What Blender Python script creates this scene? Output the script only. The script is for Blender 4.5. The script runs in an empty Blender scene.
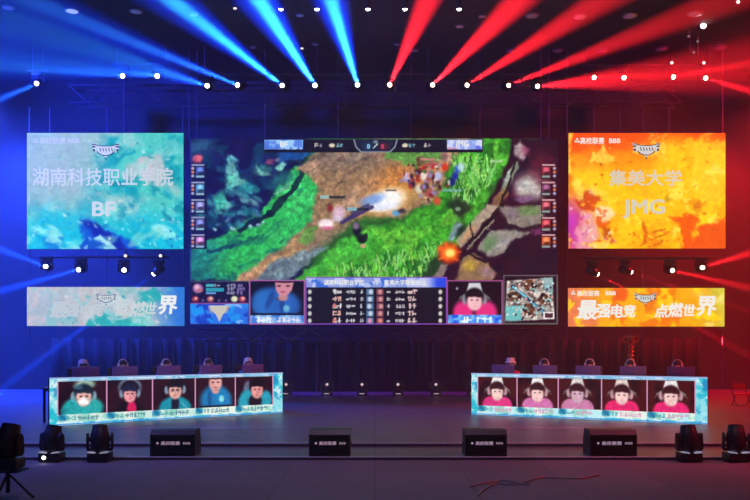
import bpy, bmesh, math, random
import numpy as np
from mathutils import Vector, Matrix, Quaternion

SC = bpy.context.scene
COL = SC.collection
F = 791.0            # focal length in pixels of a 750 px wide frame
CZ = 1.65            # camera height above the stage floor
HY = 345.0           # image row of the horizon
rnd = random.Random(5)

def P(px, py, d):
    return Vector(((px-375)*d/F, d, CZ+(HY-py)*d/F))

# ------------------------------------------------------------------ objects
def tag(o, label=None, cat=None, group=None, kind=None):
    if label: o['label'] = label
    if cat: o['category'] = cat
    if group: o['group'] = group
    if kind: o['kind'] = kind
    return o

def empty(name, loc, label, cat, group=None, rz=0.0):
    o = bpy.data.objects.new(name, None); COL.objects.link(o)
    o.location = loc; o.rotation_euler = (0, 0, rz); o.empty_display_size = .1
    return tag(o, label, cat, group)

def link(name, me, parent=None, loc=None, rot=None):
    o = bpy.data.objects.new(name, me); COL.objects.link(o)
    if parent: o.parent = parent
    if loc is not None: o.location = loc
    if rot is not None: o.rotation_euler = rot
    return o

class MB:
    """collects shapes into one mesh"""
    def __init__(s): s.bm = bmesh.new()
    def box(s, c, size, rot=None, bevel=0.0):
        r = bmesh.ops.create_cube(s.bm, size=1.0)
        vs = r['verts']
        M = Matrix.Translation(Vector(c)) @ (rot.to_4x4() if rot is not None else Matrix()) @ Matrix.Diagonal((*size, 1))
        bmesh.ops.transform(s.bm, matrix=M, verts=vs)
        if bevel:
            es = list({e for v in vs for e in v.link_edges})
            bmesh.ops.bevel(s.bm, geom=es, offset=bevel, segments=2, affect='EDGES', profile=.6)
        return s
    def cyl(s, a, b, r0, r1=None, n=16, caps=True):
        a = Vector(a); b = Vector(b); d = b-a
        if r1 is None: r1 = r0
        r = bmesh.ops.create_cone(s.bm, cap_ends=caps, segments=n, radius1=max(r0, 1e-5), radius2=max(r1, 1e-5), depth=d.length)
        q = Vector((0, 0, 1)).rotation_difference(d.normalized())
        bmesh.ops.transform(s.bm, matrix=Matrix.Translation((a+b)/2) @ q.to_matrix().to_4x4(), verts=r['verts'])
        return s
    def ball(s, c, r, sc=(1, 1, 1), n=16, rot=None):
        k = bmesh.ops.create_uvsphere(s.bm, u_segments=n, v_segments=max(6, n//2), radius=r)
        M = Matrix.Translation(Vector(c)) @ (rot.to_4x4() if rot is not None else Matrix()) @ Matrix.Diagonal((*sc, 1))
        bmesh.ops.transform(s.bm, matrix=M, verts=k['verts'])
        return s
    def lathe(s, prof, c=(0, 0, 0), n=20):
        c = Vector(c); rings = []
        for r, z in prof:
            rings.append([s.bm.verts.new(c+Vector((max(r, 1e-4)*math.cos(2*math.pi*k/n), max(r, 1e-4)*math.sin(2*math.pi*k/n), z))) for k in range(n)])
        for A, B in zip(rings, rings[1:]):
            for k in range(n):
                s.bm.faces.new((A[k], A[(k+1) % n], B[(k+1) % n], B[k]))
        s.bm.faces.new(rings[0][::-1]); s.bm.faces.new(rings[-1])
        return s
    def tube(s, pts, r, n=8):
        pts = [Vector(p) for p in pts]; rings = []
        for i, p in enumerate(pts):
            t = (pts[min(i+1, len(pts)-1)]-pts[max(i-1, 0)]).normalized()
            u = t.cross(Vector((0, 0, 1)))
            if u.length < 1e-3: u = t.cross(Vector((0, 1, 0)))
            u.normalize(); w = t.cross(u)
            rr = r[i] if isinstance(r, (list, tuple)) else r
            rings.append([s.bm.verts.new(p+(u*math.cos(2*math.pi*k/n)+w*math.sin(2*math.pi*k/n))*rr) for k in range(n)])
        for A, B in zip(rings, rings[1:]):
            for k in range(n): s.bm.faces.new((A[k], A[(k+1) % n], B[(k+1) % n], B[k]))
        s.bm.faces.new(rings[0][::-1]); s.bm.faces.new(rings[-1])
        return s
    def prism(s, prof, y0, y1, axis='y'):
        """extrude a closed (a,b) outline; axis x: outline in (y,z)"""
        def mk(a, b, t): return Vector((a, t, b)) if axis == 'y' else Vector((t, a, b))
        A = [s.bm.verts.new(mk(a, b, y0)) for a, b in prof]; B = [s.bm.verts.new(mk(a, b, y1)) for a, b in prof]
        n = len(prof)
        s.bm.faces.new(A); s.bm.faces.new(B[::-1])
        for k in range(n): s.bm.faces.new((A[k], B[k], B[(k+1) % n], A[(k+1) % n]))
        return s
    def mesh(s, name, mat, smooth=False):
        bmesh.ops.recalc_face_normals(s.bm, faces=s.bm.faces[:])
        me = bpy.data.meshes.new(name); s.bm.to_mesh(me); s.bm.free()
        if smooth:
            for p in me.polygons: p.use_smooth = True
            try: me.set_sharp_from_angle(angle=math.radians(38))
            except Exception: pass
        me.materials.append(mat)
        return me
    def build(s, name, mat, parent=None, loc=None, rot=None, smooth=False):
        return link(name, s.mesh(name, mat, smooth), parent, loc, rot)

# ------------------------------------------------------------------ materials
def lin(c):
    c = np.asarray(c, dtype=float)
    return np.where(c <= .04045, c/12.92, ((c+.055)/1.055)**2.4)

def mat(name, col, rough=.5, metal=0., bump=0., bscale=40, vary=0., vscale=6, spec=.5, coords='Object'):
    m = bpy.data.materials.new(name); m.use_nodes = True
    nt = m.node_tree; b = nt.nodes['Principled BSDF']
    b.inputs['Roughness'].default_value = rough; b.inputs['Metallic'].default_value = metal
    b.inputs['Specular IOR Level'].default_value = spec
    c = [float(v) for v in lin(col)]
    tc = nt.nodes.new('ShaderNodeTexCoord')
    nz = nt.nodes.new('ShaderNodeTexNoise'); nz.inputs['Scale'].default_value = vscale; nz.inputs['Detail'].default_value = 5
    nt.links.new(tc.outputs[coords], nz.inputs['Vector'])
    rp = nt.nodes.new('ShaderNodeValToRGB')
    k = max(vary, .04)
    rp.color_ramp.elements[0].position = .3; rp.color_ramp.elements[1].position = .7
    rp.color_ramp.elements[0].color = (*[v*(1-k) for v in c], 1); rp.color_ramp.elements[1].color = (*[min(1, v*(1+k)) for v in c], 1)
    nt.links.new(nz.outputs['Fac'], rp.inputs['Fac']); nt.links.new(rp.outputs['Color'], b.inputs['Base Color'])
    if bump:
        n2 = nt.nodes.new('ShaderNodeTexNoise'); n2.inputs['Scale'].default_value = bscale
        nt.links.new(tc.outputs[coords], n2.inputs['Vector'])
        bp = nt.nodes.new('ShaderNodeBump'); bp.inputs['Strength'].default_value = bump; bp.inputs['Distance'].default_value = .01
        nt.links.new(n2.outputs['Fac'], bp.inputs['Height']); nt.links.new(bp.outputs['Normal'], b.inputs['Normal'])
    return m

def emis(name, col, st, base=.05, sampling='NONE'):
    m = bpy.data.materials.new(name); m.use_nodes = True
    b = m.node_tree.nodes['Principled BSDF']
    b.inputs['Base Color'].default_value = (base, base, base, 1); b.inputs['Roughness'].default_value = .4
    b.inputs['Emission Color'].default_value = (*[float(v) for v in lin(col)], 1)
    b.inputs['Emission Strength'].default_value = st
    try: m.cycles.emission_sampling = sampling
    except Exception: pass
    return m

def led_mat(name, st):
    m = bpy.data.materials.new(name); m.use_nodes = True
    nt = m.node_tree; b = nt.nodes['Principled BSDF']
    a = nt.nodes.new('ShaderNodeVertexColor'); a.layer_name = 'led'
    b.inputs['Base Color'].default_value = (.01, .01, .01, 1); b.inputs['Roughness'].default_value = .6
    b.inputs['Specular IOR Level'].default_value = .1
    nt.links.new(a.outputs['Color'], b.inputs['Emission Color']); b.inputs['Emission Strength'].default_value = st
    m.cycles.emission_sampling = 'NONE'
    return m

M = {}
M['black'] = mat('black_paint', (.10, .10, .11), .45, vary=.2)
M['blackgloss'] = mat('black_plastic', (.07, .07, .08), .25)
M['cloth'] = mat('black_cloth', (.035, .035, .04), .9, vary=.2, bump=.3)
M['steel'] = mat('dark_steel', (.34, .34, .37), .4, .6, vary=.15)
M['alu'] = mat('aluminium', (.55, .55, .58), .35, .8, vary=.1)
M['wall'] = mat('dark_wall', (.17, .17, .19), .85, vary=.25, vscale=.8)
M['ceil'] = mat('dark_ceiling', (.17, .16, .18), .9, vary=.3, vscale=1.2)
M['desk'] = mat('desk_laminate', (.14, .14, .16), .4)
M['skin'] = mat('skin', (.80, .60, .50), .5, vary=.05)
M['hair'] = mat('hair', (.06, .05, .05), .5, vary=.3, vscale=60, bump=.4, bscale=120)
M['teal'] = mat('teal_jersey', (.08, .50, .56), .8, bump=.2)
M['pink'] = mat('pink_jersey', (.85, .12, .35), .8, bump=.2)
M['hat'] = mat('white_cotton', (.85, .83, .80), .9, bump=.2)
M['headset'] = mat('headset_plastic', (.80, .76, .76), .35)
M['trouser'] = mat('dark_trousers', (.09, .09, .12), .9)
M['gold'] = mat('gold_metal', (.95, .55, .30), .25, 1.)
M['mon'] = mat('monitor_shell', (.44, .38, .58), .45, vary=.1)
M['case'] = mat('red_vinyl', (.75, .12, .12), .5, vary=.2)
M['cable'] = mat('pale_cable', (.34, .32, .35), .6)
M['screenback'] = mat('led_cabinet', (.08, .08, .09), .5)
M['lens_white'] = emis('lens_white', (1, 1, 1), 16)
M['lens_warm'] = emis('lens_warm', (1, .86, .72), 14)
M['lens_soft'] = emis('lens_soft', (1, .93, .88), 1.6)
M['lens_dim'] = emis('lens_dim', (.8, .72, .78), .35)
M['disc_dim'] = mat('frosted_diffuser', (.85, .85, .87), .6)
M['disc_lit'] = emis('diffuser_lit', (.80, .88, 1), .55, base=.7)
M['disc_red'] = mat('diffuser_unlit', (.80, .78, .80), .6)
M['led'] = led_mat('led_modules', 1.25)
M['led_soft'] = led_mat('led_modules_desk', 1.15)
M['txt_white'] = emis('lettering_white', (.93, .93, .90), 1.15)
M['txt_grey'] = emis('lettering_pale', (.82, .86, .84), 1.05)
M['txt_pale'] = emis('lettering_soft', (.80, .84, .82), 1.0)
M['txt_ink'] = emis('lettering_dark', (.12, .15, .25), 1.)
M['txt_small'] = emis('lettering_small', (.70, .58, .68), .8)

# stage floor: dark glossy panels with thin joints
def floor_mat(name, col, rough, joint, joint_gain):
    m = bpy.data.materials.new(name); m.use_nodes = True
    nt = m.node_tree; b = nt.nodes['Principled BSDF']
    tc = nt.nodes.new('ShaderNodeTexCoord')
    br = nt.nodes.new('ShaderNodeTexBrick'); br.offset = 0
    br.inputs['Scale'].default_value = 1.0; br.inputs['Brick Width'].default_value = 1.22; br.inputs['Row Height'].default_value = 1.22
    br.inputs['Mortar Size'].default_value = joint
    c = lin(col)
    br.inputs['Color1'].default_value = (*[float(v) for v in c], 1)
    br.inputs['Color2'].default_value = (*[float(v*1.25) for v in c], 1)
    br.inputs['Mortar'].default_value = (*[float(v*joint_gain) for v in c], 1)
    nt.links.new(tc.outputs['Object'], br.inputs['Vector'])
    nt.links.new(br.outputs['Color'], b.inputs['Base Color'])
    nz = nt.nodes.new('ShaderNodeTexNoise'); nz.inputs['Scale'].default_value = 2.5; nz.inputs['Detail'].default_value = 6
    nt.links.new(tc.outputs['Object'], nz.inputs['Vector'])
    mp = nt.nodes.new('ShaderNodeMapRange'); mp.inputs['To Min'].default_value = rough-.08; mp.inputs['To Max'].default_value = rough+.12
    nt.links.new(nz.outputs['Fac'], mp.inputs['Value']); nt.links.new(mp.outputs['Result'], b.inputs['Roughness'])
    return m
M['stage'] = floor_mat('stage_panels', (.34, .33, .36), .38, .012, .4)
M['floor'] = floor_mat('hall_floor', (.38, .37, .40), .75, .008, .7)
M['nosing'] = mat('step_nosing', (.85, .85, .88), .3, .3)

# ------------------------------------------------------------------ the room
CEIL = 11.5; FLOOR = -.11; TREAD = -.06; BACK = 29.5
def slab(name, lo, hi, m):
    lo = Vector(lo); hi = Vector(hi); c = (lo+hi)/2
    o = MB().box((0, 0, 0), tuple(hi-lo)).build(name, m, loc=c)
    return tag(o, kind='structure')
slab('floor', (-16, -5, FLOOR-.2), (16, BACK, FLOOR), M['floor'])
slab('ceiling', (-16, -5, CEIL), (16, BACK, CEIL+.2), M['ceil'])
slab('wall_back', (-16.2, BACK, FLOOR-.2), (16.2, BACK+.2, CEIL+.2), M['wall'])
slab('wall_left', (-16.2, -5, FLOOR-.2), (-16, BACK, CEIL+.2), M['wall'])
slab('wall_right', (16, -5, FLOOR-.2), (16.2, BACK, CEIL+.2), M['wall'])
slab('wall_front', (-16.2, -5.2, FLOOR-.2), (16.2, -5, CEIL+.2), M['wall'])
EDGE1 = 13.3; EDGE0 = 12.1
st = slab('stage_deck', (-15.9, EDGE1, FLOOR), (15.9, BACK-.05, 0), M['stage'])
tr = slab('stage_step', (-15.9, EDGE0, FLOOR), (15.9, EDGE1-.001, TREAD), M['stage'])
slab('trim_1', (-15.9, EDGE1-.012, -.012), (15.9, EDGE1+.018, .004), M['nosing'])
slab('trim_2', (-15.9, EDGE0-.012, TREAD-.012), (15.9, EDGE0+.018, TREAD+.004), M['nosing'])

a_ = P(108, 428, 15.7); b_ = P(283, 428, 15.7); slab('trim_3', (a_.x, 15.7, .0005), (b_.x, 15.73, .007), M['nosing'])
a_ = P(480, 428, 15.7); b_ = P(606, 428, 15.7); slab('trim_4', (a_.x, 15.7, .0005), (b_.x, 15.73, .007), M['nosing'])

# ------------------------------------------------------------------ picture painter
def vnoise(X, Y, seed):
    r = np.random.RandomState(seed); G = r.rand(64, 64)
    xi = np.floor(X).astype(int); yi = np.floor(Y).astype(int)
    fx = X-xi; fy = Y-yi; fx = fx*fx*(3-2*fx); fy = fy*fy*(3-2*fy)
    a = G[yi % 64, xi % 64]; b = G[yi % 64, (xi+1) % 64]; c = G[(yi+1) % 64, xi % 64]; d = G[(yi+1) % 64, (xi+1) % 64]
    return (a*(1-fx)+b*fx)*(1-fy)+(c*(1-fx)+d*fx)*fy
def fbm(X, Y, s, seed, o=4):
    t = 0; a = .5; n = 0
    for k in range(o):
        t = t+a*vnoise(X/s+k*13.7, Y/s+k*7.1, seed+k); n += a; a *= .55; s *= .5
    return t/n
def sm(a, b, x):
    t = np.clip((x-a)/(b-a), 0, 1); return t*t*(3-2*t)

class Pic:
    """a picture painted on an LED surface; coordinates in its own units (1 unit = 1 LED pixel step k)"""
    def __init__(s, x0, y0, x1, y1, k=1.0, base=(0, 0, 0)):
        s.b = (x0, y0, x1, y1)
        nx = max(2, int(round((x1-x0)/k))+1); ny = max(2, int(round((y1-y0)/k))+1)
        s.X, s.Y = np.meshgrid(np.linspace(x0, x1, nx), np.linspace(y0, y1, ny))
        s.C = np.zeros((ny, nx, 3)); s.C[:] = base
        s.k = k; s.X0, s.Y0 = s.X, s.Y
    def warp(s, *lv):
        s.X, s.Y = s.X0, s.Y0
        for i, (amp, sc) in enumerate(lv):
            s.X = s.X+(fbm(s.X0+50, s.Y0, sc, 71+i)-.5)*2*amp; s.Y = s.Y+(fbm(s.X0, s.Y0+50, sc, 81+i)-.5)*2*amp
        return s
    def tex(s, amp, sc=2.2, seed=5, sat=.3):
        n = fbm(s.X0+300, s.Y0+300, sc*2, seed, 3)-.5; t = vnoise(s.X0/sc+9, s.Y0/sc+5, seed+3)-.5
        g = 1+amp*(2.2*n+1.1*t)
        s.C = s.C*g[..., None]
        for c in range(3): s.C[..., c] *= 1+amp*sat*2*(vnoise(s.X0/sc/1.5+c*31, s.Y0/sc/1.5, seed+11+c)-.5)
        return s
    def mix(s, m, col):
        m = np.clip(m, 0, 1)[..., None]
        s.C = s.C*(1-m)+np.asarray(col, dtype=float)*m
        return s
    def ell(s, cx, cy, rx, ry, col, soft=.35, a=1., rot=0.):
        dx = s.X-cx; dy = s.Y-cy; c, t = math.cos(rot), math.sin(rot)
        u = (dx*c+dy*t)/rx; v = (-dx*t+dy*c)/ry
        return s.mix(a*(1-sm(1-soft, 1+soft, np.sqrt(u*u+v*v))), col)
    def sd(s, pts):
        pts = np.asarray(pts, float); n = len(pts)
        d = np.full(s.X.shape, 1e9); ins = np.zeros(s.X.shape, bool)
        for i in range(n):
            a = pts[i]; b = pts[(i+1) % n]; e = b-a
            wx = s.X-a[0]; wy = s.Y-a[1]
            t = np.clip((wx*e[0]+wy*e[1])/(e@e+1e-9), 0, 1)
            d = np.minimum(d, np.hypot(wx-e[0]*t, wy-e[1]*t))
            cr = ((a[1] > s.Y) != (b[1] > s.Y)) & (s.X < (b[0]-a[0])*(s.Y-a[1])/(b[1]-a[1]+1e-12)+a[0])
            ins ^= cr
        return np.where(ins, -d, d)
    def poly(s, pts, col, soft=1., a=1., warp=0., seed=1):
        d = s.sd(pts)
        if warp: d = d+(fbm(s.X, s.Y, 9, seed)-.5)*2*warp
        return s.mix(a*(1-sm(-soft, soft, d)), col)
    def rect(s, x0, y0, x1, y1, col, a=1.):
        k = s.k*.5
        mx = np.clip((s.X-x0)/k+.5, 0, 1)*np.clip((x1-s.X)/k+.5, 0, 1)
        my = np.clip((s.Y-y0)/k+.5, 0, 1)*np.clip((y1-s.Y)/k+.5, 0, 1)
        return s.mix(a*mx*my, col)
    def seg(s, x0, y0, x1, y1, w, col, a=1.):
        ex, ey = x1-x0, y1-y0
        wx = s.X-x0; wy = s.Y-y0
        t = np.clip((wx*ex+wy*ey)/(ex*ex+ey*ey+1e-9), 0, 1)
        d = np.hypot(wx-ex*t, wy-ey*t)
        return s.mix(a*(1-sm(w*.5-.35*s.k, w*.5+.6*s.k, d)), col)
    def noise(s, col, sc, seed, lo=.45, hi=.65, a=1., mask=None, stretch=1., rot=0.):
        c, t = math.cos(rot), math.sin(rot)
        U = (s.X*c+s.Y*t)/stretch; V = -s.X*t+s.Y*c
        m = sm(lo, hi, fbm(U+200, V+200, sc, seed))*a
        if mask is not None: m = m*mask
        return s.mix(m, col)
    def pmask(s, pts, soft=2.): return 1-sm(-soft, soft, s.sd(pts))
    def glyphs(s, x0, x1, y, h, col, seed, a=1., gap=.25):
        """row of unreadably small characters: short strokes"""
        r = random.Random(seed); x = x0
        while x < x1-h*.5:
            w = h*r.uniform(.7, 1.)
            for _ in range(3):
                if r.random() < .5: yy = y+r.uniform(.1, .9)*h; s.seg(x, yy, x+w, yy, h*.22, col, a)
                else: xx = x+r.uniform(.1, .9)*w; s.seg(xx, y, xx+r.uniform(-.2, .2)*h, y+h, h*.22, col, a)
            x += w+h*gap
        return s
    def mesh(s, name, place, mtl):
        ny, nx = s.X0.shape
        pts = place(s.X0.ravel(), s.Y0.ravel())
        me = bpy.data.meshes.new(name)
        idx = np.arange(ny*nx).reshape(ny, nx)
        q = np.stack([idx[1:, :-1], idx[1:, 1:], idx[:-1, 1:], idx[:-1, :-1]], -1).reshape(-1, 4)
        me.vertices.add(ny*nx); me.vertices.foreach_set('co', pts.astype(np.float32).ravel())
        me.loops.add(q.size); me.loops.foreach_set('vertex_index', q.ravel().astype(np.int32))
        me.polygons.add(len(q)); me.polygons.foreach_set('loop_start', np.arange(0, q.size, 4, dtype=np.int32))
        me.update(calc_edges=True)
        at = me.color_attributes.new('led', 'FLOAT_COLOR', 'POINT')
        c = np.ones((ny*nx, 4), np.float32); c[:, :3] = lin(np.clip(s.C, 0, 1)).reshape(-1, 3)
        at.data.foreach_set('color', c.ravel())
        me.materials.append(mtl); me.validate()
        return me

FONT = None
def text(name, body, size, mtl, parent, loc, width=None, bold=0., shear=0., rot=(math.pi/2, 0, 0), extrude=.002, centre=True):
    cu = bpy.data.curves.new(name, 'FONT'); cu.body = body; cu.size = size;  cu.shear = shear
    cu.extrude = extrude; cu.align_x = 'CENTER' if centre else 'LEFT'; cu.align_y = 'CENTER'; cu.resolution_u = 3
    t = bpy.data.objects.new(name, cu); COL.objects.link(t)
    dg = bpy.context.evaluated_depsgraph_get(); dg.update()
    me = bpy.data.meshes.new_from_object(t.evaluated_get(dg)); bpy.data.objects.remove(t); bpy.data.curves.remove(cu)
    me.name = name; me.materials.clear(); me.materials.append(mtl)
    if len(me.vertices) == 0: return None
    xs = [v.co.x for v in me.vertices]; ys = [v.co.y for v in me.vertices]
    w = max(xs)-min(xs); cx = (max(xs)+min(xs))/2 if centre else min(xs); cy = (max(ys)+min(ys))/2
    k = (width/w) if width else 1.
    for v in me.vertices: v.co.x = (v.co.x-cx)*k; v.co.y = v.co.y-cy
    if bold:
        # heavier strokes: the letter outlines are laid over each other slightly shifted
        bm = bmesh.new(); r_ = bold*size
        for dx, dy in ((-r_, 0), (r_, 0), (0, r_*.8), (0, -r_*.8)):
            n0 = len(bm.verts); bm.from_mesh(me); bm.verts.ensure_lookup_table()
            for v in bm.verts[n0:]: v.co.x += dx; v.co.y += dy; v.co.z += (dx+dy)*.02
        bm.to_mesh(me); bm.free()
    return link(name, me, parent, loc, rot)

# ------------------------------------------------------------------ rig: trusses, moving heads, beams
def truss_mesh(L, s=.58, tube=.03, step=.62):
    """box truss along x: chords and lattice as separate meshes"""
    ch = []
    for dy in (-s/2, s/2):
        for dz in (-s/2, s/2):
            ch.append(MB().cyl((-L/2, dy, dz), (L/2, dy, dz), tube, n=8).mesh('chord', M['steel'], True))
    b = MB(); n = int(L/step)
    for i in range(n):
        x0 = -L/2+i*L/n; x1 = x0+L/n
        z0, z1 = (-s/2, s/2) if i % 2 else (s/2, -s/2)
        for dy in (-s/2, s/2): b.cyl((x0, dy, z0), (x1, dy, z1), tube*.45, n=5)
        if i % 3 == 0:
            b.cyl((x0, -s/2, s/2), (x0, s/2, s/2), tube*.45, n=5); b.cyl((x0, -s/2, -s/2), (x0, s/2, -s/2), tube*.45, n=5)
    return ch, b.mesh('lattice', M['steel'], True)
def truss(loc, L, label, rz=0., s=.58):
    t = empty('lighting_truss', loc, label, 'truss', None, rz)
    ch, la = truss_mesh(L, s)
    for c in ch: link('chord', c, t)
    link('lattice', la, t)
    return t
TD = 26.0
truss(P(375, 96.5, TD+.75), 20.5, 'long dark box truss carrying the upper row of beam lights')
LT = truss(P(375, 335, TD+1.0), 12.3, 'low dark box truss running under the big game screen', s=.42)

for sx in (-6.0, -2, 2, 6.0): MB().cyl((sx, .21, -LT.location.z), (sx, .21, -.2), .03, n=8).build('support_leg', M['steel'], LT)
# one moving head: base, yoke, head (> lens)
def mh_base():
    b = MB(); b.box((0, 0, .07), (.34, .30, .14), bevel=.02); b.box((0, -.151, .07), (.16, .004, .07)); b.cyl((0, 0, .14), (0, 0, .17), .10)
    for sx in (-.13, .13):
        for sy in (-.11, .11): b.cyl((sx, sy, -.015), (sx, sy, .005), .018, n=8)
    return b.mesh('base', M['black'], True)
def mh_yoke():
    b = MB(); b.box((0, 0, .19), (.40, .13, .05), bevel=.012)
    for sx in (-.19, .19):
        b.prism([(-.065, .20), (.065, .20), (.05, .42), (.02, .46), (-.02, .46), (-.05, .42)], sx-.022, sx+.022, axis='x')
    return b.mesh('yoke', M['black'], True)
def mh_head():
    b = MB(); b.lathe([(.05, -.22), (.10, -.21), (.135, -.16), (.145, -.05), (.15, .06), (.135, .12), (.12, .19), (.118, .22), (.078, .22), (.076, .205)], n=24)
    b.cyl((-.17, 0, 0), (.17, 0, 0), .045)
    for k in range(5): b.lathe([(.147, -.13+k*.03), (.152, -.125+k*.03), (.152, -.115+k*.03), (.147, -.11+k*.03)], n=24)
    return b.mesh('head', M['black'], True)
def mh_lens(m, name='lens', k=1.):
    return MB().lathe([(.072*k, .206), (.066*k, .215), (.04*k, .224), (.0, .227)], n=24).mesh(name, m, True)
BASE, YOKE, HEAD = mh_base(), mh_yoke(), mh_head()
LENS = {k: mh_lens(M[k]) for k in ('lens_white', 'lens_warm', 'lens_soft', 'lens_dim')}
for k_ in ('lens_white', 'lens_warm'): LENS[k_+'_dome'] = MB().lathe([(.078, .20), (.080, .225), (.072, .25), (.05, .27), (.0, .28)], n=24).mesh('lens', M[k_], True)
LENS['tiny'] = mh_lens(emis('lens_faint', (1, .88, .90), .75), 'lens', .62)

def moving_head(loc, aim, hung, lens, label, group, scale=1., extra=None):
    """aim: world direction of the beam; hung: base above. returns the lens centre"""
    aim = Vector(aim).normalized()
    t = empty('moving_head_light', (0, 0, 0), label, 'stage light', group)
    piv = Vector((0, 0, .36))
    up = -1 if hung else 1
    # pan: the yoke turns about z so that the tilt axis (x) is square to the beam
    pan = math.atan2(aim.x, -aim.y)*1.0
    R = Matrix.Rotation(pan, 4, 'Z')
    link('base', BASE, t)
    y = link('yoke', YOKE, t); y.rotation_euler = (0, 0, pan*(-1 if hung else 1))
    loc = Vector(loc)
    if hung:
        t.rotation_euler = (0, math.pi, 0)
    W = Matrix.Rotation(math.pi, 4, 'Y') if hung else Matrix()
    loc_base = loc - (W @ piv)*scale
    t.location = loc_base; t.scale = (scale,)*3
    al = W.inverted().to_3x3() @ aim
    q = Vector((0, 0, 1)).rotation_difference(al)
    # keep the tilt axis level
    xax = Vector((0, 0, 1)).cross(al)
    if xax.length > 1e-3:
        xax.normalize(); yax = al.cross(xax); Rm = Matrix((xax, yax, al)).transposed(); q = Rm.to_quaternion()
    for x_ in (extra or ()): link(x_.name.split('.')[0], x_, t)
    h = link('head', HEAD, t); h.location = piv; h.rotation_euler = q.to_euler()
    y.rotation_euler = (0, 0, math.atan2(xax.y, xax.x)) if xax.length > 1e-3 else (0, 0, 0)
    link('lens', LENS[lens], h)
    return loc + aim*(.31 if lens.endswith('dome') else .262)*scale

def spot(loc, aim, deg, power, col, radius=.05, blend=.35, name='beam_light'):
    L = bpy.data.lights.new(name, 'SPOT'); L.energy = power; L.color = col
    L.spot_size = math.radians(deg); L.spot_blend = blend; L.shadow_soft_size = radius
    o = bpy.data.objects.new(name, L); COL.objects.link(o)
    o.location = loc; o.rotation_euler = Vector(aim).to_track_quat('-Z', 'Y').to_euler()
    return o
BLUE = (.03, .22, 1.0); CYAN = (.04, .33, 1.0); RED = (1.0, .012, .022); DEEP = (.01, .04, 1.0); DRED = (1., .012, .02)
PW = 480000.
# source px, px the beam passes, depth it reaches there, cone, power, colour, lens, label
BE = [
 ((358, 86.5), (331, 0), None, 3.6, 1.3, CYAN, 'lens_white', 'beam light on the long truss, rightmost with a blue beam'),
 ((316, 87), (259, 0), None, 4.0, 1.4, CYAN, 'lens_white', 'beam light on the long truss, second blue beam from centre'),
 ((284, 87), (182, 8), None, 3.6, 1.1, CYAN, 'lens_white', 'beam light on the long truss, third blue beam from centre'),
 ((240, 86), (101, 29), None, 2.9, .6, BLUE, 'lens_white', 'beam light on the long truss, fourth blue beam from centre'),
 ((208, 86), (101, 52), 14, 2.4, .42, BLUE, 'lens_white', 'beam light on the long truss, fifth blue beam from centre'),
 ((158, 76), (80, 67), 16, 2.2, .32, BLUE, 'lens_white', 'beam light above the blue screen, right one of the left pair'),
 ((124, 76), (0, 66), 16, 2.2, .28, BLUE, 'lens_white', 'beam light above the blue screen, left one of the left pair'),
 ((38, 83), (0, 99), 22, 2.2, .35, BLUE, 'lens_white', 'beam light high at far left whose blue beam points down and out'),
 ((47, 267), (0, 249), 21, 2.0, .7, BLUE, 'lens_white', 'beam light between blue screens, leftmost of four'),
 ((81, 269), (0, 291), 21, 2.2, .8, BLUE, 'lens_white', 'beam light between blue screens, second from left'),
 ((389, 86.5), (428, 0), None, 3.6, 1.3, RED, 'lens_warm', 'beam light on the long truss, leftmost with a red beam'),
 ((431, 86.5), (519, 0), None, 4.0, 1.3, RED, 'lens_warm', 'beam light on the long truss, second red beam from centre'),
 ((465, 86.5), (580, 14), None, 3.4, 1.1, RED, 'lens_warm', 'beam light on the long truss, third red beam from centre'),
 ((506, 86.5), (655, 28), None, 3.0, 1.0, RED, 'lens_warm', 'beam light on the long truss, fourth red beam from centre'),
 ((536, 86.5), (690, 72), 15, 3.2, .9, RED, 'lens_warm', 'beam light on the long truss, outermost red beam'),
 ((592, 77.5), (750, 72), 17, 2.2, .4, RED, 'lens_warm', 'beam light above the orange screen, leftmost of four'),
 ((671, 77.5), (750, 63), 21, 2.4, .45, RED, 'lens_warm', 'beam light above the orange screen, third from left'),
 ((704, 77.5), (750, 91), 22, 2.2, .7, RED, 'lens_warm', 'beam light above the orange screen, rightmost of four'),
 ((670, 270), (750, 288), 21, 2.0, .6, RED, 'lens_warm', 'beam light between orange screens, third from left'),
 ((701, 268), (750, 253), 21, 2.0, .6, RED, 'lens_warm', 'beam light between orange screens, rightmost of four'),
]
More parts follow.
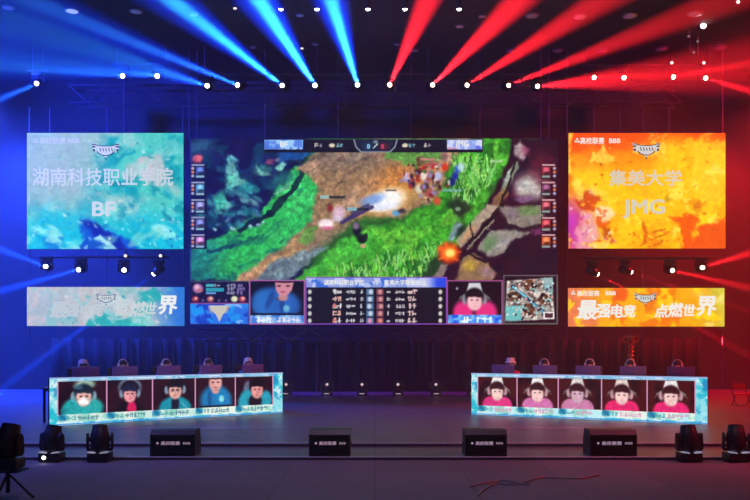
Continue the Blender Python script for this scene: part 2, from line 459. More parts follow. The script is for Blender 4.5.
# these shine out sideways behind the screens and come out past their edges
BB = [
 ((159, 270), (0, 390), 26.3, 2.4, 1.6, DEEP, 'lens_white', 'beam light between blue screens, rightmost, its beam passing behind the lower screen'),
 ((592, 271), (750, 356), 26.3, 2.0, 1.2, RED, 'lens_warm', 'beam light between orange screens, leftmost, beam coming out under the lower screen'),
 ((625, 270), (750, 312), 26.3, 1.8, 1.1, RED, 'lens_warm', 'beam light between orange screens, second from left, beam running behind the screen'),
 ((124, 270), None, 0, 0, 0, BLUE, 'lens_white', 'beam light between blue screens, third from left, pointing at the hall'),
 ((624, 77.5), None, 0, 0, 0, RED, 'lens_warm', 'beam light above the orange screen, second from left'),
]
SPOTS = []
for k, (s, t, d, deg, pw, col, lens, lab) in enumerate(BE+BB):
    sd = TD if k < len(BE) or t is None else TD+.3
    S = P(s[0], s[1], sd)
    if t is None:
        aim = P(s[0]*1.0, s[1]+20, 12)-S
    else:
        # go as far again past the pixel so the beam leaves the frame; stay under the ceiling
        if d is None:
            tx, ty = s[0]+(t[0]-s[0])*2, s[1]+(t[1]-s[1])*2
            dd = min(14.5, (CEIL-.5-CZ)*F/(HY-ty)); aim = P(tx, ty, dd)-S
        else: aim = P(t[0], t[1], d)-S
    g = ('upper' if s[1] < 150 else 'lower')+(' blue' if s[0] < 375 else ' red')+' beam lights'
    if k >= len(BE) and t is not None: lens += '_dome'
    lp = moving_head(S, aim, True, lens, lab, g, .95)
    if t is not None: 
        if col[0] < .5 and s[1] > 150:
            SPOTS.append(spot(lp, aim, deg*1.5, PW*pw*2.2, (.006, .06, 1.), .05, .9))
        elif col[0] < .5:
            SPOTS.append(spot(lp, aim, deg*.95, PW*pw*2.6, (.05, .75, 1.) if col is CYAN else (.03, .30, 1.), .05, .9))
            SPOTS.append(spot(lp, aim, deg*2.2, PW*pw*1.3, (.004, .035, 1.), .05, 1.))  # second, wider spot added to the same head for a deep blue halo
        else: SPOTS.append(spot(lp, aim, deg*1.55, PW*pw*1.7, col, .05, .9))

def lighting_bar(x0, x1, y, d, label):
    a = P(x0, y, d); b_ = P(x1, y, d); z_ = a.z+.055
    t = empty('lighting_bar', ((a.x+b_.x)/2, d, z_), label, 'lighting bar')
    h = (b_.x-a.x)/2
    MB().cyl((-h, 0, 0), (h, 0, 0), .03, n=10).build('pipe', M['steel'], t, smooth=True)
    n = 2 if h < 3 else 4
    for i in range(n):
        x_ = -h+.15+(2*h-.3)*i/(n-1)
        MB().cyl((x_, 0, .0), (x_, 0, CEIL-z_-.012), .012, n=6).build('drop_rod', M['steel'], t)
lighting_bar(200, 545, 76.1, TD, 'thin dark pipe from which the middle beam lights hang')
lighting_bar(112, 170, 65.6, TD, 'thin dark pipe holding the pair of lights above the blue screen')
lighting_bar(28, 48, 72.6, TD, 'short dark pipe holding the single light high at far left')
lighting_bar(582, 714, 67.1, TD, 'thin dark pipe holding the four lights above the orange screen')
def low_bar(x0, x1, y, label):
    a = P(x0, y, TD+.15); b_ = P(x1, y, TD+.15); h = (b_.x-a.x)/2
    t = empty('lighting_bar', ((a.x+b_.x)/2, TD+.15, a.z), label, 'lighting bar')
    for yy in (-.15, .15): MB().cyl((-h, yy, .03), (h, yy, .03), .03, n=10).build('pipe', M['steel'], t, smooth=True)
    for k in range(5): MB().cyl((-h+2*h*k/4, -.15, .03), (-h+2*h*k/4, .15, .03), .02, n=8).build('crossbar', M['steel'], t)
low_bar(38, 168, 258, 'dark twin pipe holding the four lights between the blue screens')
low_bar(584, 712, 259, 'dark twin pipe holding the four lights between the orange screens')
# wash lights outside the frame that colour the haze and the floor
def wash(loc, target, deg, power, col, r=.3, name='unseen_wash'):
    return spot(loc, Vector(target)-Vector(loc), deg, power, col, r, 1., name)
wash((-15, 27.4, 10.8), (-10, 27.6, 2), 95, 42000, (.02, .06, 1))
wash((-15, 24, 10.8), (-14, 25, 0), 70, 32000, (.02, .06, 1))
wash((-15, 21.5, 11.1), (-7, 29.5, 7.6), 75, 26000, (.015, .045, 1))
wash((15, 21.5, 11.1), (7, 29.5, 7.6), 70, 6500, (1, .015, .03))
wash((-15, 15, 9.8), (-3, 20, 11.3), 38, 14000, (.01, .05, 1))
wash((15, 15, 9.8), (3, 20, 11.3), 38, 3500, (1, .02, .05))
wash((-15, 12, 9), (-8, 15.5, 0), 66, 6500, (.05, .08, 1))
wash((15, 27.4, 10.8), (10, 27.6, 2), 90, 14000, (1, .008, .02))
wash((15, 24, 10.8), (14, 25, 0), 70, 9000, (1, .008, .02))
wash((15, 12, 9), (8, 15.5, 0), 70, 8500, (1, .02, .05))
wash((-8, 9, 11), (-6, 15, 0), 55, 2000, (.30, .25, 1))
wash((8, 9, 11), (6, 15, 0), 55, 2000, (1, .16, .30))
wash((0, 8, 11), (0, 12, 0), 70, 1800, (.62, .42, .72))
wash((-5, 5, 5), (-4, 19, 1.1), 22, 2200, (.80, .62, 1))  # this and the next: unseen fill spots added to brighten players and monitors
wash((5, 5, 5), (4.2, 19, 1.1), 22, 2000, (1, .66, .62))

# haze
w = bpy.data.worlds.new('hall_air'); SC.world = w; w.use_nodes = True
nt = w.node_tree; bg = nt.nodes['Background']; bg.inputs['Color'].default_value = (.1, .1, .2, 1); bg.inputs['Strength'].default_value = .02
vs = nt.nodes.new('ShaderNodeVolumeScatter'); vs.inputs['Density'].default_value = .007; vs.inputs['Anisotropy'].default_value = .15
nt.links.new(vs.outputs['Volume'], nt.nodes['World Output'].inputs['Volume'])
try: w.cycles.volume_sampling = 'EQUIANGULAR'
except Exception as e: print(e)

# ------------------------------------------------------------------ LED screens
def px_place(D, org):
    org = Vector(org)
    def f(X, Y):
        return np.stack([(X-375)*D/F-org.x, np.full(X.shape, D-org.y), CZ+(HY-Y)*D/F-org.z], -1)
    return f
class Screen:
    """flat LED wall facing the hall, x0..y1 in photo pixels at distance D"""
    def __init__(s, name, label, cat, x0, y0, x1, y1, D, group=None):
        s.D = D; s.org = P((x0+x1)/2, y1, D)
        s.t = empty(name, s.org, label, cat, group)
        s.pl = px_place(D, s.org)
        a = P(x0, y0, D)-s.org; b = P(x1, y1, D)-s.org; s.a, s.bb = a, b
        bk = MB(); bk.box(((a.x+b.x)/2, .06, (a.z+b.z)/2), (b.x-a.x, .10, a.z-b.z), bevel=.004)
        # cabinet ribs on the back
        n = max(2, int((b.x-a.x)/.9))
        for i in range(n+1): bk.box((a.x+.03+(b.x-a.x-.06)*i/n, .13, (a.z+b.z)/2), (.04, .05, a.z-b.z-.02))
        bk.build('cabinet', M['screenback'], s.t)
    def pic(s, name, p, off=.0, m='led', parent=None):
        me = p.mesh(name, s.pl, M[m]); o = link(name, me, parent or s.t); o.location = (0, -off, 0)
        return o
    def frame(s, name, x0, y0, x1, y1, w, m, off):
        a = s.loc(x0, y0); b = s.loc(x1, y1); k = w*s.D/F
        q = MB(); cx, cz = (a.x+b.x)/2, (a.z+b.z)/2
        for x in (a.x, b.x): q.box((x, -off, cz), (k, .012, a.z-b.z+k))
        for z in (a.z, b.z): q.box((cx, -off, z), (b.x-a.x+k, .012, k))
        return q.build(name, m, s.t)
    def loc(s, x, y): return P(x, y, s.D)-s.org
    def text(s, body, cx, cy, h, w, m, off=.03, bold=0., name='lettering', shear=0.):
        l = s.loc(cx, cy); l.y = -off
        return text(name, body, h*s.D/F, m, s.t, l, w*s.D/F if w else None, bold, shear)

def poly_part(scr, name, pts, m, off, th=.01):
    b = MB(); q = [scr.loc(x, y) for x, y in pts]
    b.prism([(v.x, v.z) for v in q], -off, -off-th)
    return b.build(name, m, scr.t)

def emblem(scr, cx, cy, s=1., pale=True):
    """winged shield badge: pale fill with a dark outline"""
    body = [(-10, -6), (-4, -5), (4, -5), (10, -6), (8.5, 0), (5, 3.5), (1.5, 5), (0, 9), (-1.5, 5), (-5, 3.5), (-8.5, 0)]
    wing = [(-15, -7), (-10, -7.5), (-10, -4), (-9, 2), (-12, 1), (-13.5, -2), (-12.5, -4)]
    o = poly_part(scr, 'emblem', [(cx+x*s, cy+y*s) for x, y in body], M['txt_grey'], .02)
    for sg in (-1, 1):
        w_ = poly_part(scr, 'emblem_wing', [(cx+sg*x*s, cy+y*s) for x, y in wing], M['txt_grey'], .02)
    b = MB()
    def st(x0, y0, x1, y1, w=1.1):
        A = scr.loc(cx+x0*s, cy+y0*s); B = scr.loc(cx+x1*s, cy+y1*s); A.y = B.y = -.036
        b.cyl(A, B, w*s*.5*scr.D/F, n=6)
    for sg in (-1, 1):
        st(sg*14, -6.2, sg*10, -6.6); st(sg*13.5, -4, sg*10.5, -4.2, 1.6); st(sg*12.5, -1.5, sg*11, .6, 2.); st(sg*9, 1, sg*6, 3.6)
        st(sg*10, -5.8, sg*4, -4.8, .8); st(sg*6, 3.4, sg*1.8, 5, .9)
    st(-4, -4.8, 4, -4.8, .8); st(0, 7, 0, 9, 1.4); st(-2, 4.9, 2, 4.9, 1.)
    for k_ in range(5): st(-6+k_*3, -2.5+abs(k_-2)*-.3, -5+k_*3, .6, .9)
    b.build('emblem_outline', M['txt_ink'], scr.t)

def logo_mark(scr, x, y, r, m):
    b = MB(); c = scr.loc(x, y); k = scr.D/F
    for i in range(3):
        a = 2*math.pi*i/3+math.pi/2
        p = (c.x+r*.55*k*math.cos(a), -.03, c.z+r*.55*k*math.sin(a))
        b.box(p, (r*.62*k, .01, r*.62*k), rot=Matrix.Rotation(a, 3, 'Y'))
    return b.build('logo', m, scr.t)

# --- upper left, blue and teal
def ink_picture(x0, y0, x1, y1, seed, kind):
    p = Pic(x0, y0, x1, y1, .8); p.warp((3.5, 16), (1.8, 6))
    W, H = x1-x0, y1-y0; U = (p.X-x0)/W; V = (p.Y-y0)/H
    n1 = fbm(p.X, p.Y, 42, seed); n2 = fbm(p.X+90, p.Y, 20, seed+7)
    return p, U, V, n1, n2
L1 = Screen('led_screen', 'upper left LED screen with teal and blue ink clouds and BF lettering', 'screen', 27, 133, 183.5, 249, TD, 'side LED screens')
p, U, V, n1, n2 = ink_picture(27, 133, 183.5, 249, 11, 'b')
p.C[:] = (.16, .70, .70)
p.noise((.36, .80, .74), 30, 3, .42, .6, .8)
p.noise((.03, .60, .66), 22, 9, .5, .66, .8)
p.mix(sm(.50, .70, n1+.42*(1-U)*(1-V*.8)-.15), (.60, .78, .76))
p.mix(sm(.60, .25, U)*sm(1., .45, V)*.9, (.60, .72, .74))
p.mix(sm(.45, .2, U)*sm(.62, .9, V)*.7, (.30, .86, .86))
p.poly([(136, 161), (164, 154), (163, 160), (172, 178), (160, 186), (140, 178), (128, 182), (124, 172)], (.74, .76, .76), 3, .85, 5, 3)
p.poly([(140, 160), (158, 162), (156, 176), (146, 176), (134, 172)], (.80, .76, .77), 3, .8, 4, 5)
p.mix(sm(.55, .95, V+(n2-.5)*.35)*.95, (.05, .72, .84))
p.poly([(80, 222), (90, 219), (105, 229), (125, 236), (140, 247), (130, 252), (76, 252), (84, 238)], (.04, .28, .78), 3, .92, 7, 4)
p.poly([(82, 221), (95, 224), (112, 236), (96, 236)], (.03, .10, .60), 2, .9, 4, 6)
p.poly([(104, 236), (120, 238), (128, 248), (112, 250)], (.03, .08, .58), 2, .85, 4, 8)
p.poly([(40, 236), (58, 232), (62, 252), (44, 252)], (.05, .42, .80), 4, .7, 6, 2)
p.noise((.62, .93, .90), 13, 31, .57, .72, .8, sm(.5, .8, V), 2.2, .45)
p.noise((.55, .84, .80), 11, 37, .60, .74, .55, sm(.2, .6, U), 2., -.6)
p.noise((.02, .52, .60), 11, 41, .60, .72, .7, sm(.35, .6, U)*sm(.1, .3, V), 1.7, .3)
p.poly([(95, 238), (100, 236), (116, 247), (106, 246)], (.72, .93, .95), 1.5, .8, 2)
p.poly([(66, 240), (84, 240), (80, 247), (70, 246)], (.45, .90, .90), 2, .6, 3)
p.mix(sm(28.6, 27.4, p.X)+sm(134.6, 133.4, p.Y)*sm(90, 60, p.X), (.60, .78, .98))

def flakes(p, n, cols, x0, y0, x1, y1, ang, seed, lo=2., hi=8.):
    r = random.Random(seed)
    for k in range(n):
        x, y = r.uniform(x0, x1), r.uniform(y0, y1); a = ang+r.gauss(0, .5); L = r.uniform(lo, hi); w_ = r.uniform(.8, 2.6)
        dx, dy = math.cos(a), math.sin(a)
        p.poly([(x, y), (x+dx*L*.5-dy*w_, y+dy*L*.5+dx*w_), (x+dx*L, y+dy*L), (x+dx*L*.4+dy*w_*.4, y+dy*L*.4-dx*w_*.4)], r.choice(cols), .7, r.uniform(.35, .8))
p.X, p.Y = p.X0, p.Y0
flakes(p, 70, [(.66, .88, .84), (.82, .88, .86), (.04, .52, .58), (.10, .62, .66), (.40, .80, .76)], 85, 136, 182, 225, .5, 1)
flakes(p, 60, [(.62, .93, .93), (.04, .30, .72), (.10, .62, .82), (.80, .95, .95), (.04, .50, .66)], 30, 212, 182, 247, .45, 2)
flakes(p, 25, [(.70, .80, .78), (.40, .70, .70), (.76, .78, .78)], 30, 150, 95, 215, -.7, 3)
p.tex(.06, 2.0, 9, .3); L1.pic('picture', p)
logo_mark(L1, 36, 141, 3, M['txt_pale'])
L1.text('高校联赛', 53, 141, 7, 26, M['txt_pale'], bold=.01)
L1.text('BBB', 74, 141, 6.5, 11, M['txt_pale'], bold=.02)
emblem(L1, 106, 151, .98)
L1.text('湖南科技职业学院', 103, 177, 19, 140, M['txt_grey'], bold=.014)
L1.text('BF', 104, 209, 20, 22, emis('lettering_bf', (.84, .88, .84), 1.05), bold=.035)

# --- upper right, orange
R1 = Screen('led_screen', 'upper right LED screen with orange and yellow flame clouds and JMG lettering', 'screen', 568.5, 133, 725.5, 248.5, TD, 'side LED screens')
p, U, V, n1, n2 = ink_picture(568.5, 133, 725.5, 248.5, 23, 'o')
p.C[:] = (.98, .68, .06)
p.noise((.96, .45, .05), 34, 5, .46, .62, .85)
p.noise((1., .82, .12), 30, 8, .46, .62, .9)
p.mix(sm(.42, .0, V+(n2-.5)*.3)*sm(.9, .3, U+(n1-.5)*.5), (.96, .42, .08))
p.mix(sm(.18, .0, V+(n2-.5)*.2)*.9, (.95, .30, .06))
p.ell(655, 195, 55, 38, (.99, .76, .08), .6, .8)
p.poly([(690, 140), (728, 138), (728, 200), (705, 205), (688, 185), (694, 160)], (1, .80, .15), 5, .8, 9, 3)
p.mix(sm(.30, .0, U+(n2-.5)*.25)*sm(.35, .75, V), (.93, .45, .25))
p.mix(sm(.20, .02, U+(n1-.5)*.3)*sm(.45, .8, V), (.78, .22, .70))
p.poly([(578, 222), (590, 214), (600, 224), (594, 252), (578, 252)], (.93, .62, .72), 3, .8, 5, 4)
p.poly([(590, 210), (606, 205), (616, 214), (608, 222), (596, 220)], (.98, .88, .74), 3, .8, 5, 9)
p.poly([(574, 200), (590, 192), (606, 200), (590, 206), (596, 214), (580, 212)], (.80, .25, .10), 2, .85, 4, 6)
p.poly([(602, 224), (608, 228), (612, 242), (601, 236)], (.75, .30, .05), 1.5, .9, 1)
p.poly([(668, 218), (690, 214), (706, 216), (690, 232), (692, 248), (684, 252), (682, 232)], (.95, .33, .05), 2, .9, 3, 5)
p.poly([(694, 228), (708, 222), (728, 216), (728, 252), (690, 252)], (.93, .32, .08), 3, .92, 6, 8)
p.poly([(696, 216), (720, 212), (714, 222), (700, 224)], (1., .85, .12), 2, .9, 3, 7)
p.poly([(640, 220), (645, 222), (646, 240), (640, 246), (643, 232)], (.85, .38, .05), 1.3, .9, 1.5)
for k, (a, b_) in enumerate([(228, 12), (234, 14), (241, 10)]): p.seg(652, a+4, 652+b_, a, 2.2, (.82, .42, .05), .8)
p.ell(668, 197, 3.5, 3.5, (.75, .55, .10), .5, .7); p.ell(698, 206, 5, 6, (.85, .50, .05), .5, .7)
p.noise((.90, .30, .04), 10, 51, .60, .73, .75, sm(.5, .7, V)*sm(.1, .3, np.abs(U-.5)))
p.noise((1., .90, .35), 12, 57, .62, .76, .7)
p.noise((.98, .93, .80), 10, 61, .60, .74, .7, sm(.32, .1, U)*sm(.4, .6, V))
p.X, p.Y = p.X0, p.Y0
flakes(p, 60, [(1, .88, .30), (.88, .40, .04), (.80, .34, .06), (1, .80, .10), (.98, .55, .08)], 580, 136, 724, 225, .3, 5)
flakes(p, 50, [(.88, .25, .05), (1, .85, .2), (.95, .40, .06), (.75, .30, .04)], 620, 212, 724, 247, .9, 6)
flakes(p, 30, [(.98, .90, .80), (.90, .60, .72), (.80, .30, .62), (.95, .75, .55)], 570, 205, 612, 247, 1.1, 7, 3, 11)
p.tex(.06, 2.0, 9, .3); R1.pic('picture', p)
logo_mark(R1, 577, 141, 3, M['txt_white'])
R1.text('高校联赛', 592, 141, 7, 24, M['txt_white'], bold=.02)
R1.text('BBB', 614.5, 141, 6.5, 11, M['txt_white'], bold=.03)
emblem(R1, 646, 150.5, .98)
RG = emis('lettering_cream', (.84, .84, .76), 1.05)
R1.text('集美大学', 645, 178, 17, 72, RG, bold=.022)
R1.text('JMG', 643.5, 209, 20, 41, RG, bold=.03)

# --- lower banners with the slogan
def slogan(scr, chars, xs, ys, hs, m):
    for ch, x, y, h in zip(chars, xs, ys, hs):
        scr.text(ch, x, y, h, None, m, bold=.035, name='slogan_character', shear=.12)
L2 = Screen('led_screen', 'lower left LED banner fading from pale sand to blue with slogan characters', 'screen', 27, 287, 184.5, 326, TD, 'side LED screens')
p, U, V, n1, n2 = ink_picture(27, 287, 184.5, 326, 37, 'b')
p.C[:] = (.66, .72, .74)
p.noise((.78, .74, .74), 18, 3, .45, .6, .7)
p.noise((.50, .74, .74), 14, 13, .52, .66, .7)
p.mix(sm(.72, 1., U), (.16, .45, .82))
p.poly([(83, 330), (95, 316), (112, 310), (126, 318), (134, 306), (140, 292), (156, 288), (166, 296), (150, 306), (146, 330)], (.12, .66, .66), 3, .9, 8, 6)
p.poly([(120, 300), (136, 291), (140, 300), (126, 308)], (.66, .76, .78), 2, .7, 4, 3)
p.poly([(132, 318), (150, 312), (156, 330), (130, 330)], (.35, .80, .76), 2, .6, 5, 3)
p.noise((.78, .84, .84), 9, 43, .58, .72, .6, sm(.1, .5, U)*sm(.95, .7, U), 1.6, .5)
p.mix(sm(28.6, 27.4, p.X), (.75, .82, .98))
p.X, p.Y = p.X0, p.Y0
flakes(p, 60, [(.72, .84, .82), (.10, .60, .62), (.20, .70, .70), (.84, .84, .82)], 60, 288, 172, 325, .4, 9)
p.tex(.05, 2.0, 9, .3); L2.pic('picture', p)
slogan(L2, '最强电竞', (59, 73, 86, 97), (310,)*4, (18, 14, 13, 13), M['txt_pale'])
slogan(L2, '点燃世', (122, 138, 151), (309, 309, 308), (14, 16, 13), M['txt_grey'])
slogan(L2, '界', (168,), (305,), (20,), M['txt_white'])
emblem(L2, 106.5, 299, .72)
R2 = Screen('led_screen', 'lower right LED banner in orange and yellow with white slogan characters', 'screen', 568, 288, 724.5, 326.5, TD, 'side LED screens')
p, U, V, n1, n2 = ink_picture(568, 288, 724.5, 326.5, 47, 'o')
p.C[:] = (.95, .66, .08)
p.mix(sm(.30, .05, U+(n2-.5)*.2), (.90, .48, .30))
p.noise((.93, .45, .08), 16, 3, .50, .64, .9, sm(.1, .3, U)*sm(.85, .6, U))
p.poly([(614, 290), (626, 288), (624, 300), (612, 304)], (.93, .30, .12), 2.5, .8, 4)
p.poly([(660, 316), (672, 302), (668, 290), (676, 288), (682, 330), (664, 330)], (.93, .45, .06), 2.5, .75, 5)
p.mix(sm(.78, .98, U+(n1-.5)*.2)*.9, (.80, .80, .30))
p.noise((.96, .90, .55), 10, 41, .55, .7, .6, sm(.75, .9, U))
p.noise((1, .84, .10), 12, 44, .55, .7, .8)
p.tex(.06, 2.2, 9, .3); R2.pic('picture', p)
logo_mark(R2, 573, 293, 2.6, M['txt_white'])
R2.text('高校联赛', 588, 293.5, 6, 22, M['txt_white'], bold=.02)
R2.text('BBB', 610.5, 293.2, 5.5, 10, M['txt_white'], bold=.03)
slogan(R2, '最强电竞', (587, 603, 616.5, 629), (310, 311, 311, 311), (21, 15, 14, 13), M['txt_white'])
slogan(R2, '点燃世界', (661, 675, 689, 706), (311, 310, 310, 306), (14, 15, 13, 21), M['txt_white'])
emblem(R2, 645, 299, .78)

# --- the big screen
MS = Screen('led_screen', 'big central LED screen showing a fantasy battle game with grass, path and rocks', 'screen', 190, 138.5, 558, 324.5, TD+.1)
p = Pic(190, 138.5, 558, 324.5, .72, (.05, .05, .26))
p.C[:] = (.05, .05, .26); p.mix(sm(290, 320, p.X)*1., (.16, .36, .14))
p.warp((3.2, 14), (1.6, 5)); X, Y = p.X, p.Y
# left: dark wood with pale teal fir crowns
p.noise((.05, .22, .36), 22, 2, .45, .62, .9, sm(300, 270, X))
p.noise((.10, .05, .30), 15, 6, .5, .65, .6, sm(300, 270, X))
gl = [(190, 246), (215, 240), (240, 226), (262, 210), (282, 184), (296, 168), (310, 168), (322, 186), (318, 212), (300, 235), (268, 262), (244, 280), (190, 280)]
p.poly(gl, (.17, .66, .32), 2.5, 1, 5, 3)
gm = p.pmask(gl, 2)
p.mix(gm*sm(236, 200, X)*.85, (.10, .46, .48))
p.noise((.28, .78, .42), 12, 15, .5, .68, .7, gm*sm(205, 250, X), 2.5, -.6)
p.noise((.05, .30, .34), 10, 19, .56, .7, .6, gm, 2.5, -.4)
p.seg(208, 253, 236, 245, 4, (.04, .20, .34), .8); p.seg(236, 245, 256, 236, 3, (.06, .32, .30), .7)
p.seg(240, 229, 270, 213, 5, (.02, .03, .16), .8); p.seg(270, 213, 284, 200, 8, (.02, .05, .15), .75); p.seg(284, 200, 296, 184, 5, (.02, .07, .15), .85); p.seg(296, 184, 303, 172, 5, (.03, .09, .18), .8)
for k in range(60):
    a = rnd.random()**.8; yy = 156+a*60; xx = 229+(rnd.random()-.5)*2*(3+a*34)+a*9
    c = rnd.choice([(.30, .66, .66), (.16, .52, .58), (.48, .78, .76), (.10, .40, .46), (.06, .22, .36)])
    p.ell(xx, yy, 3.4+a*2.6, 1.9+a, c, .6, .62, .6)
p.poly([(227, 155), (234, 168), (243, 182), (232, 190), (228, 178), (225, 168)], (.42, .70, .70), 1.5, .8, 3)
p.ell(231, 182, 5, 8, (.35, .74, .66), .6, .8, .3); p.ell(221, 200, 5, 9, (.22, .68, .62), .6, .9, .2); p.ell(247, 188, 9, 5, (.16, .58, .62), .6, .8)
p.ell(224, 205, 4, 6, (.3, .8, .7), .6, .6)
for k in range(26):
    p.ell(212+rnd.random()*46, 216+rnd.random()*12-0.15*rnd.random()*40, 2.5, 2, rnd.choice([(.22, .35, .58), (.35, .42, .62), (.05, .08, .28), (.20, .50, .58)]), .6, .7)
for xx, yy in ((250, 226), (257, 224), (262, 222), (234, 227), (216, 231)): p.ell(xx, yy, 2, 1.6, (.62, .80, .84), .5, .8)
p.ell(262, 170, 8, 5, (.20, .48, .50), .6, .9); p.poly([(256, 162), (262, 172), (272, 176), (262, 177), (257, 172)], (.42, .66, .62), 1.2, .9, 1)
p.poly([(274, 168), (284, 161), (289, 164), (282, 173), (276, 172)], (.45, .72, .68), 1.5, .9, 1.5); p.ell(269, 162, 4, 3, (.55, .25, .40), .6, .8); p.ell(278, 160, 3, 2, (.62, .50, .58), .6, .7)
p.ell(282, 180, 12, 6, (.12, .38, .42), .6, .8, -.4); p.seg(276, 194, 290, 184, 2.5, (.40, .62, .56), .8)
p.poly([(278, 152), (300, 150), (315, 152), (300, 160), (280, 163)], (.10, .32, .62), 2, .8, 2)
p.ell(200, 146, 10, 7, (.18, .38, .52), .6, .8); p.ell(198, 159, 5, 4, (.85, .38, .42), .6, .9)
# the dirt path
path = [(300, 170), (312, 156), (330, 146), (380, 138), (470, 138), (470, 150), (445, 170), (440, 200), (400, 216), (370, 216), (332, 234), (292, 264), (268, 282), (232, 282), (262, 262), (298, 236), (316, 214), (318, 190), (312, 176)]
p.poly(path, (.58, .45, .33), 3, 1, 4, 8)
pm = p.pmask(path, 3)
p.mix(pm*sm(182, 150, Y)*sm(400, 350, X)*.9, (.48, .42, .40))
p.mix(pm*sm(230, 262, Y)*.5, (.70, .52, .32))
p.noise((.74, .58, .48), 16, 25, .5, .68, .6, pm, 2.5, -.5)
p.noise((.36, .28, .24), 8, 29, .6, .74, .5, pm, 2.5, -.5)
p.ell(400, 180, 30, 14, (.82, .50, .22), .7, .7, -.3)
p.ell(408, 172, 26, 9, (.66, .38, .20), .6, .4)
p.mix(pm*sm(230, 285, Y)*sm(330, 250, X)*.35, (.78, .55, .38))
# upper green strip and the right-hand meadow
p.poly([(386, 138), (450, 138), (440, 158), (418, 166), (396, 162), (384, 160)], (.34, .56, .25), 3, .95, 4, 4)
g2 = [(296, 282), (322, 258), (342, 240), (372, 226), (400, 220), (428, 206), (445, 186), (448, 166), (462, 148), (472, 138), (514, 138), (508, 160), (492, 190), (478, 214), (458, 246), (440, 264), (432, 282)]
p.poly(g2, (.24, .60, .16), 2.5, 1, 5, 5)
gm = p.pmask(g2, 2)
p.noise((.10, .36, .10), 14, 35, .52, .66, .7, gm)
p.noise((.40, .74, .22), 12, 39, .52, .66, .8, gm)
p.poly([(322, 258), (342, 240), (372, 230), (372, 250), (330, 268), (300, 282)], (.26, .68, .22), 3, .75, 4)
p.poly([(268, 264), (296, 252), (318, 244), (328, 247), (312, 256), (296, 272), (282, 282), (258, 282)], (.44, .52, .56), 2, .95, 4, 6)
p.noise((.28, .34, .40), 9, 45, .55, .68, .7, p.pmask([(268, 264), (296, 252), (328, 246), (282, 282), (258, 282)], 2), 2, -.5)
p.poly([(302, 240), (322, 230), (340, 228), (350, 216), (352, 228), (330, 242), (308, 252)], (.52, .44, .36), 2.5, .7, 4)
p.poly([(296, 244), (306, 228), (318, 226), (312, 240)], (.30, .60, .22), 2, .7, 3)
p.tex(.20, 1.9, 3, .1)
p.warp((1., 4)); X, Y = p.X, p.Y
# grass blades
for k in range(620):
    a = rnd.random()
    if k < 330: xx = 330+rnd.random()*112; yy = 244+rnd.random()*40
    else: xx = 452+rnd.random()*44; yy = 160+rnd.random()*58
    if k < 330 and yy < 276-(xx-330)*.28: continue
    if k >= 330 and (xx-452) > (222-yy)*.8+8: continue
    L = 4+rnd.random()*6; dx = (rnd.random()-.5)*7
    p.seg(xx, yy, xx+dx, yy-L, 1.1, rnd.choice([(.62, .88, .50), (.45, .78, .36), (.07, .28, .10), (.12, .36, .12), (.50, .80, .45), (.66, .84, .40)]), .75)
p.poly([(418, 282), (430, 262), (440, 250), (446, 262), (436, 282)], (.08, .16, .10), 3, .85, 4)
p.poly([(444, 204), (456, 198), (474, 206), (462, 222), (452, 214)], (.10, .14, .10), 3, .9, 4)
p.ell(458, 209, 3, 2, (.6, .7, .6), .5, .7); p.poly([(449, 238), (456, 222), (462, 224), (456, 238), (450, 242)], (.50, .56, .68), 1.4, .8, 2); p.ell(462, 232, 5, 8, (.06, .07, .14), .5, .8, .5)
p.warp((2., 9), (1.2, 4)); X, Y = p.X, p.Y
# log edge and rocks on the right
rk = [(512, 138), (560, 138), (560, 282), (430, 282), (444, 262), (462, 244), (480, 216), (494, 190), (508, 160)]
p.poly(rk, (.17, .05, .13), 2, 1, 2, 3)
rm = p.pmask(rk, 1)
p.noise((.36, .10, .20), 18, 55, .5, .68, .8, rm*sm(225, 190, Y))
p.noise((.10, .05, .14), 12, 58, .5, .68, .8, rm)
p.poly([(513, 146), (520, 141), (528, 150), (524, 160), (516, 156)], (.68, .58, .60), 2, .95, 2)
p.ell(526, 151, 4, 4, (.62, .28, .40), .6, .7)
p.poly([(514, 162), (520, 160), (519, 168), (510, 184), (504, 196), (498, 194), (506, 176)], (.52, .55, .48), 1.5, .95, 1.5)
p.poly([(503, 178), (512, 168), (512, 178), (505, 186)], (.68, .72, .68), 1.5, .8, 1)
p.poly([(496, 194), (506, 186), (508, 194), (498, 206), (492, 204)], (.55, .38, .26), 1.5, .9, 1)
p.poly([(488, 204), (498, 206), (486, 222), (470, 240), (460, 250), (456, 240), (472, 222)], (.66, .58, .50), 1.5, .95, 1.5)
p.poly([(470, 226), (478, 226), (466, 242), (460, 244)], (.75, .54, .38), 1.5, .8, 1)
for a, b_ in (((508, 186), (516, 160)), ((500, 204), (508, 186)), ((486, 226), (500, 206)), ((470, 247), (486, 226))):
    p.seg(*a, *b_, 2.4, (.10, .07, .08), .9)
p.seg(468, 249, 494, 220, 1.6, (.62, .58, .50), .8); p.seg(471, 222, 472, 240, 1.6, (.12, .08, .08), .9)
p.ell(531, 186, 17, 15, (.46, .34, .38), .4, .9); p.ell(529, 188, 13, 9, (.72, .69, .67), .5, .95, .1); p.ell(526, 184, 7, 4, (.72, .72, .70), .6, .8); p.ell(524, 199, 9, 3, (.52, .36, .52), .5, .8)
p.ell(540, 167, 10, 14, (.50, .14, .22), .7, .5)
p.poly([(500, 206), (524, 208), (545, 206), (543, 222), (525, 229), (508, 224)], (.54, .50, .46), 2, .95, 4, 3); p.ell(528, 211, 14, 5, (.40, .52, .30), .6, .8); p.ell(512, 214, 6, 7, (.50, .42, .46), .6, .8)
p.poly([(504, 222), (520, 228), (540, 224), (542, 232), (516, 234), (502, 229)], (.16, .08, .14), 1.5, .85, 2); p.poly([(526, 232), (548, 224), (549, 231), (536, 235)], (.48, .20, .38), 1.5, .8, 1.5)
